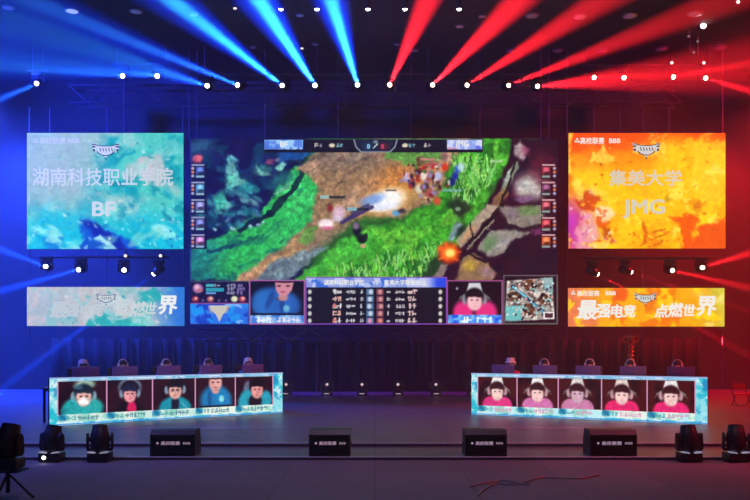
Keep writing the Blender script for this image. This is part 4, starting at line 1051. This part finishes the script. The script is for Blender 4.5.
def desk_screen(D, label, people, left):
    t = empty('led_screen', D.O, label, 'screen', 'desk LED screens', D.rz)
    L, H = D.L, D.H; k = 40.
    MB().box((0, .06, H/2+.01), (L, .11, H-.02), bevel=.004).build('cabinet', M['screenback'], t)
    W_, H_ = L*k, H*k      # about 197 x 39 units
    p = Pic(0, 0, W_, H_, .42, (.55, .86, .90))
    p.noise((.12, .72, .80), 8, 3, .45, .6, .9); p.noise((.88, .95, .96), 7, 8, .45, .6, .9); p.noise((.06, .48, .72), 6, 12, .58, .72, .7)
    def place(X, Y): return np.stack([X/k-L/2, np.full(X.shape, 0.), H-Y/k], -1)
    o = link('picture', p.mesh('picture', place, LW), t)
    m0, m1 = (6.2, 11.) if left else (6.5, 9.5)
    cw = (W_-m0-m1)/5
    for i, fn in enumerate(people):
        x0 = m0+i*cw; q = Pic(x0+.3, 3.2, x0+cw-.3, 30.5, .42, (.17, .06, .09) if left else (.27, .08, .09))
        q.noise((.10, .04, .07), 12, 5+i, .5, .7, .8)
        fn(q, x0+cw/2, cw); q.tex(.12, .9, 7+i, .3)
        o = link('player_portrait', q.mesh('player_portrait', place, LW), t); o.location = (0, -.012, 0)
        q = Pic(x0+.3, 30.5, x0+cw-.3, H_-2.2, .42, (.78, .90, .86) if left else (.72, .92, .94))
        q.noise((.55, .82, .74), 6, 30+i, .48, .62, .9); q.noise((.93, .95, .90), 6, 40+i, .48, .62, .9)
        q.ell(x0+3.5, 33, 4, 3, (.10, .52, .66), .5, .95); q.seg(x0+2, 31, x0+6, 35, 1.2, (.06, .35, .55), .7)
        q.glyphs(x0+8, x0+14, 32, 3.2, (.35, .62, .66), 50+i, .8); q.glyphs(x0+16, x0+cw-6, 32, 3.4, (.30, .52, .58) if left else (.82, .60, .72), 60+i, .8)
        o = link('name_strip', q.mesh('name_strip', place, LW), t); o.location = (0, -.012, 0)
    b = MB()
    for i in range(6): b.box((m0/k+i*cw/k-L/2, -.016, H-16.8/k), (.022, .01, 28.5/k))
    b.build('divider', emis('divider_pink', (.88, .62, .78), 1.), t)
    b = MB(); b.box((0, -.012, H-.012), (L, .03, .03)); b.box((0, -.012, H-2.4/k), ((W_-m0-m1)/k, .02, .022))
    b.build('top_edge', emis('edge_white', (.62, .72, .92), 1.), t)
    b = MB(); b.box((0, -.01, .02), (L, .03, .025)); b.build('bottom_edge', emis('edge_blue', (.22, .62, .90), 1.), t)
    return t
TE = (.12, .62, .66); SK = (.88, .66, .62)
def pA(q, c, w):
    q.ell(c+2, 6, 8, 4, (.62, .74, .66), .4, .9); q.ell(c-2, 28, 15, 12, (.14, .64, .66), .15, 1); q.ell(c+8, 26, 9, 8, (.16, .64, .64), .3, 1); q.noise((.08, .42, .48), 6, 3, .55, .68, .7, (q.Y > 17)*1.)
    face(q, c+1, 15, 7.8, (.86, .66, .62), (.08, .14, .20), phones=(.50, .66, .72)); q.ell(c+1, 20.6, 4.2, 3.2, (.93, .93, .95), .35, 1); q.ell(c-4, 8, 4, 2, (.30, .50, .60), .5, .6)
def pB(q, c, w):
    q.ell(c, 30, 12, 9, (.07, .05, .08), .3, 1); q.ell(c+1.5, 29, 4.2, 8, (.82, .12, .34), .3, 1)
    q.ell(c, 10, 10, 8.5, (.50, .62, .74), .2, .8); q.ell(c, 11.5, 8.6, 8.0, (.10, .06, .10), .2, 1)
    face(q, c, 14.5, 6.8, (.88, .58, .60), (.10, .12, .22), phones=(.52, .62, .72))
def pC(q, c, w):
    q.ell(c+1, 30, 15, 11, (.08, .56, .66), .15, 1); q.ell(c+1, 26, 3.6, 8, (.10, .10, .18), .35, 1)
    face(q, c+1, 12.5, 7.4, SK, (.06, .05, .08), glasses=True, phones=(.55, .62, .72)); q.seg(c+6, 24, c+12, 30, 1.2, (.5, .8, .85), .6)
def pD(q, c, w):
    q.ell(c, 24, 15, 14, (.10, .46, .70), .25, 1); q.ell(c+8, 26, 8, 10, (.12, .50, .74), .4, .8); q.ell(c-6, 22, 2, 9, (.07, .30, .52), .5, .7)
    q.ell(c, 8, 6.5, 8, (.88, .64, .62), .25, 1); q.ell(c, 16, 3.4, 2.2, (.80, .56, .54), .3, 1); q.ell(c-2.4, 7.6, 1.4, .7, (.2, .1, .1), .5, .9); q.ell(c+2.6, 7.6, 1.4, .7, (.2, .1, .1), .5, .9); q.ell(c, 12.6, 2, .6, (.65, .3, .32), .5, .9); q.ell(c, 2.6, 8, 2.2, (.10, .06, .08), .4, .9)
    q.ell(c+6, 23, 2.6, 3, (.55, .88, .90), .4, .9); q.rect(c-15, 28.6, c+15, 31, (.08, .06, .10), .8)
def pE(q, c, w):
    q.ell(c-9, 25, 7, 11, (.14, .62, .72), .3, 1, .4); q.ell(c+12, 26, 7, 9, (.14, .62, .72), .3, 1); q.ell(c+1, 27, 7, 7, (.10, .06, .10), .3, 1)
    q.ell(c-8, 12, 3, 5, (.42, .46, .58), .4, .8, .4)
    face(q, c+3, 14.5, 8.0, (.86, .58, .56), (.05, .03, .05), tilt=.2)
def rr(hat, pink, dx=0, sk=(.95, .78, .76), ph=(.80, .62, .66), dy=0, tall=1.):
    def fn(q, c, w):
        q.ell(c-6.5+dx, 30, 8, 8.5, pink, .15, 1); q.ell(c+6.5+dx, 30, 8, 8.5, pink, .15, 1)
        face(q, c+dx, 16+dy, 7.2, sk, (.20, .08, .10), hat=hat, phones=ph)
        q.ell(c+dx, 21+dy, 4.2, 4.2, sk, .4, .8)
    return fn
PK = (.86, .22, .50)
desk_screen(DL, 'low LED screen at left showing five portraits in teal and dark tops', [pA, pB, pC, pD, pE], True)
desk_screen(DR, 'low LED screen at right showing five portraits in white hats and pink', [
    rr((.92, .90, .90), PK), rr((.95, .93, .92), (.82, .45, .68)), rr((.88, .84, .84), (.80, .50, .66), -2, (.82, .66, .72)), rr((.90, .84, .80), (.90, .16, .42), -2), rr((.90, .88, .88), (.90, .16, .44), 0)], False)

# monitors: the backs show above the desk screens
MSH = MB().box((0, 0, .26), (.56, .035, .33), bevel=.012).mesh('shell', M['mon'], True)
MHP = MB().box((0, -.03, .26), (.22, .03, .14), bevel=.01).mesh('back_hump', M['mon'], True)
MPL = MB().box((0, -.02, .10), (.035, .02, .18)).mesh('stand', M['black'])
MBS = MB().box((0, 0, .006), (.24, .18, .012), bevel=.004).mesh('foot', M['black'])
MDP = MB().box((0, .020, .265), (.53, .006, .30)).mesh('display_or_glint', emis('monitor_glow', (.62, .66, .85), .9))
def monitor(loc, rz, label):
    t = empty('computer_monitor', loc, label, 'monitor', 'player monitors', rz)
    for nm_, me_ in (('shell', MSH), ('back_hump', MHP), ('stand', MPL), ('foot', MBS), ('display_or_glint', MDP)): link(nm_, me_, t)

# ------------------------------------------------------------------ players
def skin_mesh(name, verts, edges, radii, m, root=0, sub=2):
    me = bpy.data.meshes.new(name); me.from_pydata(verts, edges, []); o = bpy.data.objects.new(name, me); COL.objects.link(o)
    md = o.modifiers.new('skin', 'SKIN'); md.use_smooth_shade = True
    for i, r in enumerate(radii):
        sv = me.skin_vertices[0].data[i]; sv.radius = r if isinstance(r, tuple) else (r, r); sv.use_root = (i == root)
    s = o.modifiers.new('sub', 'SUBSURF'); s.levels = sub
    dg = bpy.context.evaluated_depsgraph_get(); dg.update()
    out = bpy.data.meshes.new_from_object(o.evaluated_get(dg)); bpy.data.objects.remove(o); bpy.data.meshes.remove(me)
    out.name = name; out.materials.clear(); out.materials.append(m)
    for p_ in out.polygons: p_.use_smooth = True
    return out
def join_skins(parts, name, m):
    bm = bmesh.new()
    for q in parts: bm.from_mesh(q)
    me = bpy.data.meshes.new(name); bm.to_mesh(me); bm.free(); me.materials.append(m)
    for p_ in me.polygons: p_.use_smooth = True
    return me
# seated figure facing -y, seat height .45, hands on the desk at z .76
HP = (0, 0, .52)
bv = [(0, .04, .52), (0, .05, .68), (0, .03, .86), (0, -.01, 1.0), (0, -.03, 1.07), (0, -.06, 1.14), (0, -.075, 1.24), (0, -.08, 1.31)]
br_ = [(.16, .13), (.14, .11), (.165, .11), (.12, .09), (.055, .055), (.06, .065), (.078, .095), (.055, .065)]
be = [(i, i+1) for i in range(7)]
def limb(pts, rad, start):
    i0 = len(bv)
    for q in pts: bv.append(q)
    br_.extend(rad); be.append((start, i0))
    for k in range(len(pts)-1): be.append((i0+k, i0+k+1))
    return len(bv)-1
HANDS = []
for sx in (-1, 1):
    e = limb([(sx*.17, .0, .99), (sx*.25, -.12, .80), (sx*.17, -.34, .795), (sx*.165, -.40, .79)], [.055, .043, .030, .030], 3)
    HANDS.append((sx, bv[e]))
    limb([(sx*.10, -.05, .52), (sx*.13, -.42, .50), (sx*.13, -.40, .12), (sx*.13, -.52, .045)], [.085, .06, .045, .035], 0)
BODY0 = skin_mesh('b', bv, be, br_, M['skin'])
parts_ = [BODY0]
for sx, w0 in HANDS:
    w0 = Vector(w0)
    parts_.append(skin_mesh('h', [tuple(w0), tuple(w0+Vector((0, -.05, 0))), tuple(w0+Vector((0, -.085, -.003)))], [(0, 1), (1, 2)], [(.03, .02), (.038, .014), (.036, .012)], M['skin']))
    for k, L_ in enumerate((.062, .07, .066, .052)):
        x_ = (-.027+k*.018)*sx*-1
        a = w0+Vector((x_, -.075, 0)); parts_.append(skin_mesh('f', [tuple(a), tuple(a+Vector((0, -L_*.5, .008))), tuple(a+Vector((0, -L_, -.014)))], [(0, 1), (1, 2)], [.009, .0085, .007], M['skin'], sub=1))
    a = w0+Vector((-sx*.024, -.03, 0)); parts_.append(skin_mesh('f', [tuple(a), tuple(a+Vector((-sx*.03, -.028, -.004))), tuple(a+Vector((-sx*.035, -.055, -.01)))], [(0, 1), (1, 2)], [.011, .010, .008], M['skin'], sub=1))
face_b = MB()
face_b.ball((0, -.178, 1.235), .014, (.8, 1.2, 1.6)); face_b.ball((-.083, -.07, 1.235), .022, (.4, .8, 1.3)); face_b.ball((.083, -.07, 1.235), .022, (.4, .8, 1.3)); face_b.ball((0, -.150, 1.195), .02, (1.3, .6, .5))
parts_.append(face_b.mesh('n', M['skin'], True))
BODY = join_skins(parts_, 'person', M['skin'])
EYES = MB().ball((-.03, -.163, 1.25), .010, (1.3, .6, .8)).ball((.03, -.163, 1.25), .010, (1.3, .6, .8)).mesh('eyes', M['hair'], True)
HAIRM = MB().ball((0, -.055, 1.285), .098, (.92, 1.08, .82), 20).ball((0, -.03, 1.25), .092, (.96, .95, .95), 20).mesh('hair', M['hair'], True)
jv = [(0, .04, .50), (0, .05, .68), (0, .03, .86), (0, -.005, 1.0), (0, -.02, 1.04)]
jr = [(.175, .145), (.16, .13), (.185, .13), (.14, .105), (.075, .07)]; je = [(0, 1), (1, 2), (2, 3), (3, 4)]
for sx in (-1, 1):
    i0 = len(jv); jv += [(sx*.17, .0, .99), (sx*.25, -.12, .80), (sx*.19, -.29, .797)]; jr += [.072, .058, .043]; je += [(3, i0), (i0, i0+1), (i0+1, i0+2)]
JER = {k: skin_mesh('jersey', jv, je, jr, M[k]) for k in ('teal', 'pink')}
tv = [(0, .04, .52)]; trd = [(.18, .14)]; te = []
for sx in (-1, 1):
    i0 = len(tv); tv += [(sx*.10, -.05, .53), (sx*.13, -.43, .51), (sx*.13, -.40, .12)]; trd += [.10, .075, .06]; te += [(0, i0), (i0, i0+1), (i0+1, i0+2)]
TROU = skin_mesh('trousers', tv, te, trd, M['trouser'])
hb = MB(); pts_ = [(.10*math.cos(a), -.06, 1.26+.115*math.sin(a)) for a in np.linspace(0, math.pi, 15)]
hb.tube(pts_, .013, 8)
HBAND = hb.mesh('headset', M['headset'], True)
HCUP = {sx: MB().cyl((sx*.088, -.065, 1.24), (sx*.122, -.065, 1.24), .042, .036, 16).mesh('ear_cup', M['headset'], True) for sx in (-1, 1)}
HATM = MB().lathe([(.135, 1.275), (.155, 1.262), (.158, 1.266), (.112, 1.30), (.098, 1.375), (.085, 1.39), (.0, 1.395)], c=(0, -.06, 0), n=24).mesh('hat', M['hat'], True)
CAPM = MB().lathe([(.103, 1.285), (.106, 1.29), (.10, 1.345), (.07, 1.385), (.0, 1.395)], c=(0, -.05, 0), n=24).box((0, -.17, 1.292), (.14, .13, .012), bevel=.005).mesh('cap', M['hat'], True)
def player(loc, rz, top, hat, label, group, hs=True):
    t = empty('person', loc, label, 'person', group, rz); t.scale = (.97, .97, .96)
    link('body', BODY, t); link('eyes', EYES, t); link('hair', HAIRM, t); link('jersey', JER[top], t); link('trousers', TROU, t)
    if hs:
        h_ = link('headset', HBAND, t)
        for sx in (-1, 1): link('ear_cup', HCUP[sx], h_)
    if hat == 'hat': link('hat', HATM, t)
    if hat == 'cap': link('cap', CAPM, t)
# chairs
CSEAT = MB().box((0, .02, .405), (.50, .48, .07), bevel=.025).mesh('seat', M['black'], True)
CBACK = MB().box((0, .31, .80), (.46, .07, .66), bevel=.03).mesh('backrest', M['black'], True)
CPOST = MB().cyl((0, .02, .07), (0, .02, .37), .028).mesh('gas_column', M['steel'], True)
cb = MB()
for k in range(5):
    a = k*2*math.pi/5; cb.cyl((0, .02, .075), (.30*math.cos(a), .02+.30*math.sin(a), .055), .022, .014, 8)
CFEET = cb.mesh('star_base', M['black'], True)
CWH = []
for k in range(5):
    a = k*2*math.pi/5; CWH.append(MB().ball((.30*math.cos(a), .02+.30*math.sin(a), .028), .028, (.8, .8, 1)).mesh('castor', M['black'], True))
def chair(loc, rz, label, group):
    t = empty('gaming_chair', loc, label, 'chair', group, rz)
    for nm_, me_ in (('seat', CSEAT), ('backrest', CBACK), ('gas_column', CPOST), ('star_base', CFEET)): link(nm_, me_, t)
    for c in CWH: link('castor', c, t)
ordl = ['first', 'second', 'third', 'fourth', 'fifth']
def seat_team(D, pxs, mons, top, hats, side):
    for i, (hp, hat) in enumerate(zip(pxs, hats)):
        # the row of players runs parallel to the desk, 1.02 m behind its front
        A = D.A+D.n*1.22; u = D.u; k = (hp-375)/F
        s_ = (k*A.y-A.x)/(u.x-k*u.y); q = A+u*s_
        dl = rnd.uniform(-.05, .05)
        player((q.x, q.y, 0), D.rz+rnd.uniform(-.15, .15), top, hat, 'seated player %s from the left at the %s desk, %s' % (ordl[i], side, {'cap': 'pale cap and dark headset band', 'hat': 'pale hat above the monitor', '': 'dark hair under a headset'}[hat]), side+' team players')
        q2 = q+D.n*.03
        chair((q2.x, q2.y, 0), D.rz, 'black swivel chair under the %s player from the left at the %s desk' % (ordl[i], side), 'player chairs')
        A = D.A+D.n*.38; k = (mons[i]-375)/F; s_ = (k*A.y-A.x)/(u.x-k*u.y); q = A+u*s_
        monitor((q.x, q.y, .755), D.rz, 'purplish monitor back in front of the %s player from the left at the %s desk' % (ordl[i], side))
seat_team(DL, (82, 122, 165, 207, 247), (86, 125, 169, 211, 253), 'teal', ('cap', '', '', '', 'cap'), 'left')
seat_team(DR, (511, 545, 590, 631, 678), (503, 545, 588, 633, 681), 'pink', ('hat', '', '', '', ''), 'right')

# trophy on a plinth behind the fourth right-hand player
tp = P(631, 372, 20.5)
t = empty('plinth', (tp.x, tp.y, 0), 'slim dark plinth carrying the tall trophy behind the right desk', 'plinth')
MB().box((0, 0, .45), (.42, .42, .90), bevel=.01).build('column', M['black'], t); MB().box((0, 0, .925), (.5, .5, .05), bevel=.01).build('cap_plate', M['black'], t)
t = empty('trophy', (tp.x, tp.y, .95), 'tall ringed metal trophy standing behind the fourth player at the right desk', 'trophy')
MB().lathe([(.17, 0), (.18, .03), (.12, .08), (.05, .13), (.03, .16)], n=28).build('base', M['gold'], t, smooth=True)
for k in range(5):
    z_ = .17+k*.105; MB().lathe([(.03, z_), (.085-.004*k, z_+.03), (.09-.004*k, z_+.05), (.03, z_+.08), (.025, z_+.105)], n=24).build('ring', M['gold'], t, smooth=True)
MB().lathe([(.03, .695), (.10, .74), (.13, .82), (.14, .93), (.13, .935), (.10, .85), (.0, .76)], n=28).build('cup', M['gold'], t, smooth=True)
for sx in (-1, 1):
    MB().tube([(sx*.13, 0, .90), (sx*.19, 0, .90), (sx*.21, 0, .85), (sx*.18, 0, .79), (sx*.11, 0, .77)], .012).build('handle', M['gold'], t, smooth=True)

# ------------------------------------------------------------------ lights standing on the stage and step
BASE_GLINT = MB().box((0, -.156, .07), (.16, .006, .028)).mesh('display_or_glint', emis('base_glint', (.70, .62, .68), 1.))  # glowing strip in place of the light reflected at the base
for i, (px_, w_) in enumerate(((286, 'lens_soft'), (327, 'lens_soft'), (362, 'lens_soft'), (398, 'lens_soft'), (436, 'lens_soft'), (472.5, 'lens_soft'))):
    loc = P(px_, 382, 25.8); loc.z = .36*1.0
    moving_head(loc, P(375+(px_-375)*.5, 345, 6)-loc, False, 'tiny', 'small upright moving light at the stage back, %s from the left' % ['first', 'second', 'third', 'fourth', 'fifth', 'sixth'][i], 'row of lights at the stage back', 1.0, (BASE_GLINT,))
GLINT = emis('edge_glint', (.62, .60, .72), .8)
TOP_GLINTS = tuple(MB().box((sx*.10, -.10, .150), (.12, .10, .014), rot=Matrix.Rotation(-sx*.12, 3, 'Y')).mesh('top_glint', GLINT) for sx in (-1, 1))  # glowing bars stand in for the sheen on the base's reflective top edges
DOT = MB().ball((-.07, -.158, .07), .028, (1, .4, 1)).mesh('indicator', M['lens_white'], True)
for px_, d, up, lab in ((52, 11.93, (.1, .25, 1), 'upright black moving light in front of the step at left, outer one, tilted up'), (100, 11.93, (-.1, .3, 1), 'upright black moving light in front of the step under the left desk'),
                    (689, 11.93, (0, .25, 1), 'upright black moving light in front of the step under the right desk end'), (736, 11.93, (.1, .3, 1), 'upright black moving light in front of the step at the far right')):
    loc = P(px_, 440, d); loc.z = FLOOR+.375*.92
    moving_head(loc, up, False, 'lens_dim', lab, 'front moving lights', .92, TOP_GLINTS+((DOT,) if px_ == 52 else ()))
# tripod light at the far left in front
tp = P(8, 500, 9.0)
t = empty('tripod_stand', (tp.x, tp.y, FLOOR), 'black tripod stand in the hall at the far left edge', 'stand')
MB().cyl((0, 0, .08), (0, 0, .33), .022).build('pole', M['black'], t, smooth=True)
for k in range(3):
    a = k*2*math.pi/3+.35; MB().cyl((.02*math.cos(a), .02*math.sin(a), .28), (.26*math.cos(a), .26*math.sin(a), .012), .013).build('leg', M['black'], t, smooth=True)
    MB().ball((.26*math.cos(a), .26*math.sin(a), .016), .018).build('foot', M['black'], t)
MB().box((0, 0, .335), (.34, .30, .02)).build('top_plate', M['black'], t)
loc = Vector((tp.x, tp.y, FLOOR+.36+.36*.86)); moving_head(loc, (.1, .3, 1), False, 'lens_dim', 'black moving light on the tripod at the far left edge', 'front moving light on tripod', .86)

# floor wedges with lettering
def wedge(x0, x1, ytop, label):
    d = 12.17; a = P(x0, 458, d); b_ = P(x1, 458, d); w_ = b_.x-a.x; cx = (a.x+b_.x)/2
    h_ = .40
    t = empty('stage_monitor', (cx, d, TREAD), label, 'speaker', 'floor monitor speakers')
    MB().prism([(0, 0), (0, h_*.82), (.06, h_), (.34, h_), (.42, h_*.55), (.42, 0)], -w_/2, w_/2, axis='x').build('cabinet', M['black'], t)
    b = MB(); b.box((0, -.006, h_*.42), (w_-.05, .012, h_*.66), bevel=.004); b.build('grille', M['blackgloss'], t)
    for sx in (-1, 1): MB().cyl((sx*(w_/2-.001), .2, .2), (sx*(w_/2+.02), .2, .2), .035).build('knob', M['steel'], t, smooth=True)
    logo = MB().ball((-w_*.33, -.016, h_*.5), .018, (1, .3, 1)).build('logo', M['txt_small'], t)
    text('lettering', '高校联赛', .062, M['txt_small'], t, (-w_*.04, -.016, h_*.5), w_*.42, .02)
    text('lettering', 'BBB', .05, M['txt_small'], t, (w_*.32, -.016, h_*.5), w_*.16, .0)
wedge(150, 195, 433, 'black floor monitor speaker with small lettering, front step under the left desk')
wedge(309, 350, 434, 'black floor monitor speaker with small lettering, front step left of centre')
wedge(465, 507, 434, 'black floor monitor speaker with small lettering, front step right of centre')
wedge(590, 637, 432, 'black floor monitor speaker with small lettering, front step under the right desk')

# chair at the right edge
tp = P(741.5, 405, 21.75)
t = empty('folding_chair', (tp.x, tp.y, 0), 'small red folding chair standing at the right edge of the stage', 'chair', None, -.1); t.scale = (.85, .85, .72)
for sx in (-1, 1):
    MB().cyl((sx*.22, -.18, 0), (sx*.22, .16, .42), .014).build('leg', M['steel'], t); MB().cyl((sx*.22, .20, 0), (sx*.22, -.14, .42), .014).build('leg', M['steel'], t)
MB().box((0, 0, .43), (.44, .40, .045), bevel=.012).build('seat', M['case'], t)
b = MB()
for sx in (-1, 1): b.cyl((sx*.22, .20, .40), (sx*.22, .24, .82), .014)
b.cyl((-.22, .24, .82), (.22, .24, .82), .014); b.build('back_frame', M['steel'], t)
MB().box((0, .235, .70), (.42, .03, .18), bevel=.01).build('backrest', M['case'], t)

# loose cables on the hall floor
def floor_cable(pts, label):
    q = []
    for x_, y_ in pts:
        d = (CZ-FLOOR)*F/(y_-HY); q.append(Vector(((x_-375)*d/F, d, FLOOR+.016)))
    sm_ = []
    for i in range(len(q)-1):
        for k in range(6): sm_.append(q[i].lerp(q[i+1], k/6)+Vector((0, .04*math.sin((i*6+k)*.9), 0)))
    sm_.append(q[-1]); o0 = sm_[0].copy()
    o = MB().tube([v_-o0 for v_ in sm_], .010, 6).build('floor_cable', M['alu'], loc=o0, smooth=True)
    tag(o, label, 'cable')
floor_cable([(470, 488), (500, 481), (520, 484), (545, 478), (575, 480), (600, 476)], 'long pale cable snaking on the hall floor right of centre')
floor_cable([(478, 497), (490, 486), (508, 485), (530, 486)], 'short pale cable on the hall floor beside the longer one')

# ------------------------------------------------------------------ camera and view
cd = bpy.data.cameras.new('camera'); co = bpy.data.objects.new('camera', cd); COL.objects.link(co)
co.location = (0, 0, CZ); co.rotation_euler = (math.pi/2, 0, 0)
cd.sensor_width = 36; cd.lens = F/750*36; cd.shift_y = (HY-250)/750; cd.clip_end = 200
SC.camera = co
SC.view_settings.view_transform = 'Standard'; SC.view_settings.look = 'None'
SC.view_settings.exposure = 0; SC.view_settings.gamma = 1; SC.view_settings.use_curve_mapping = False
SC.cycles.volume_bounces = 0; SC.cycles.max_bounces = 5; SC.cycles.use_light_tree = True
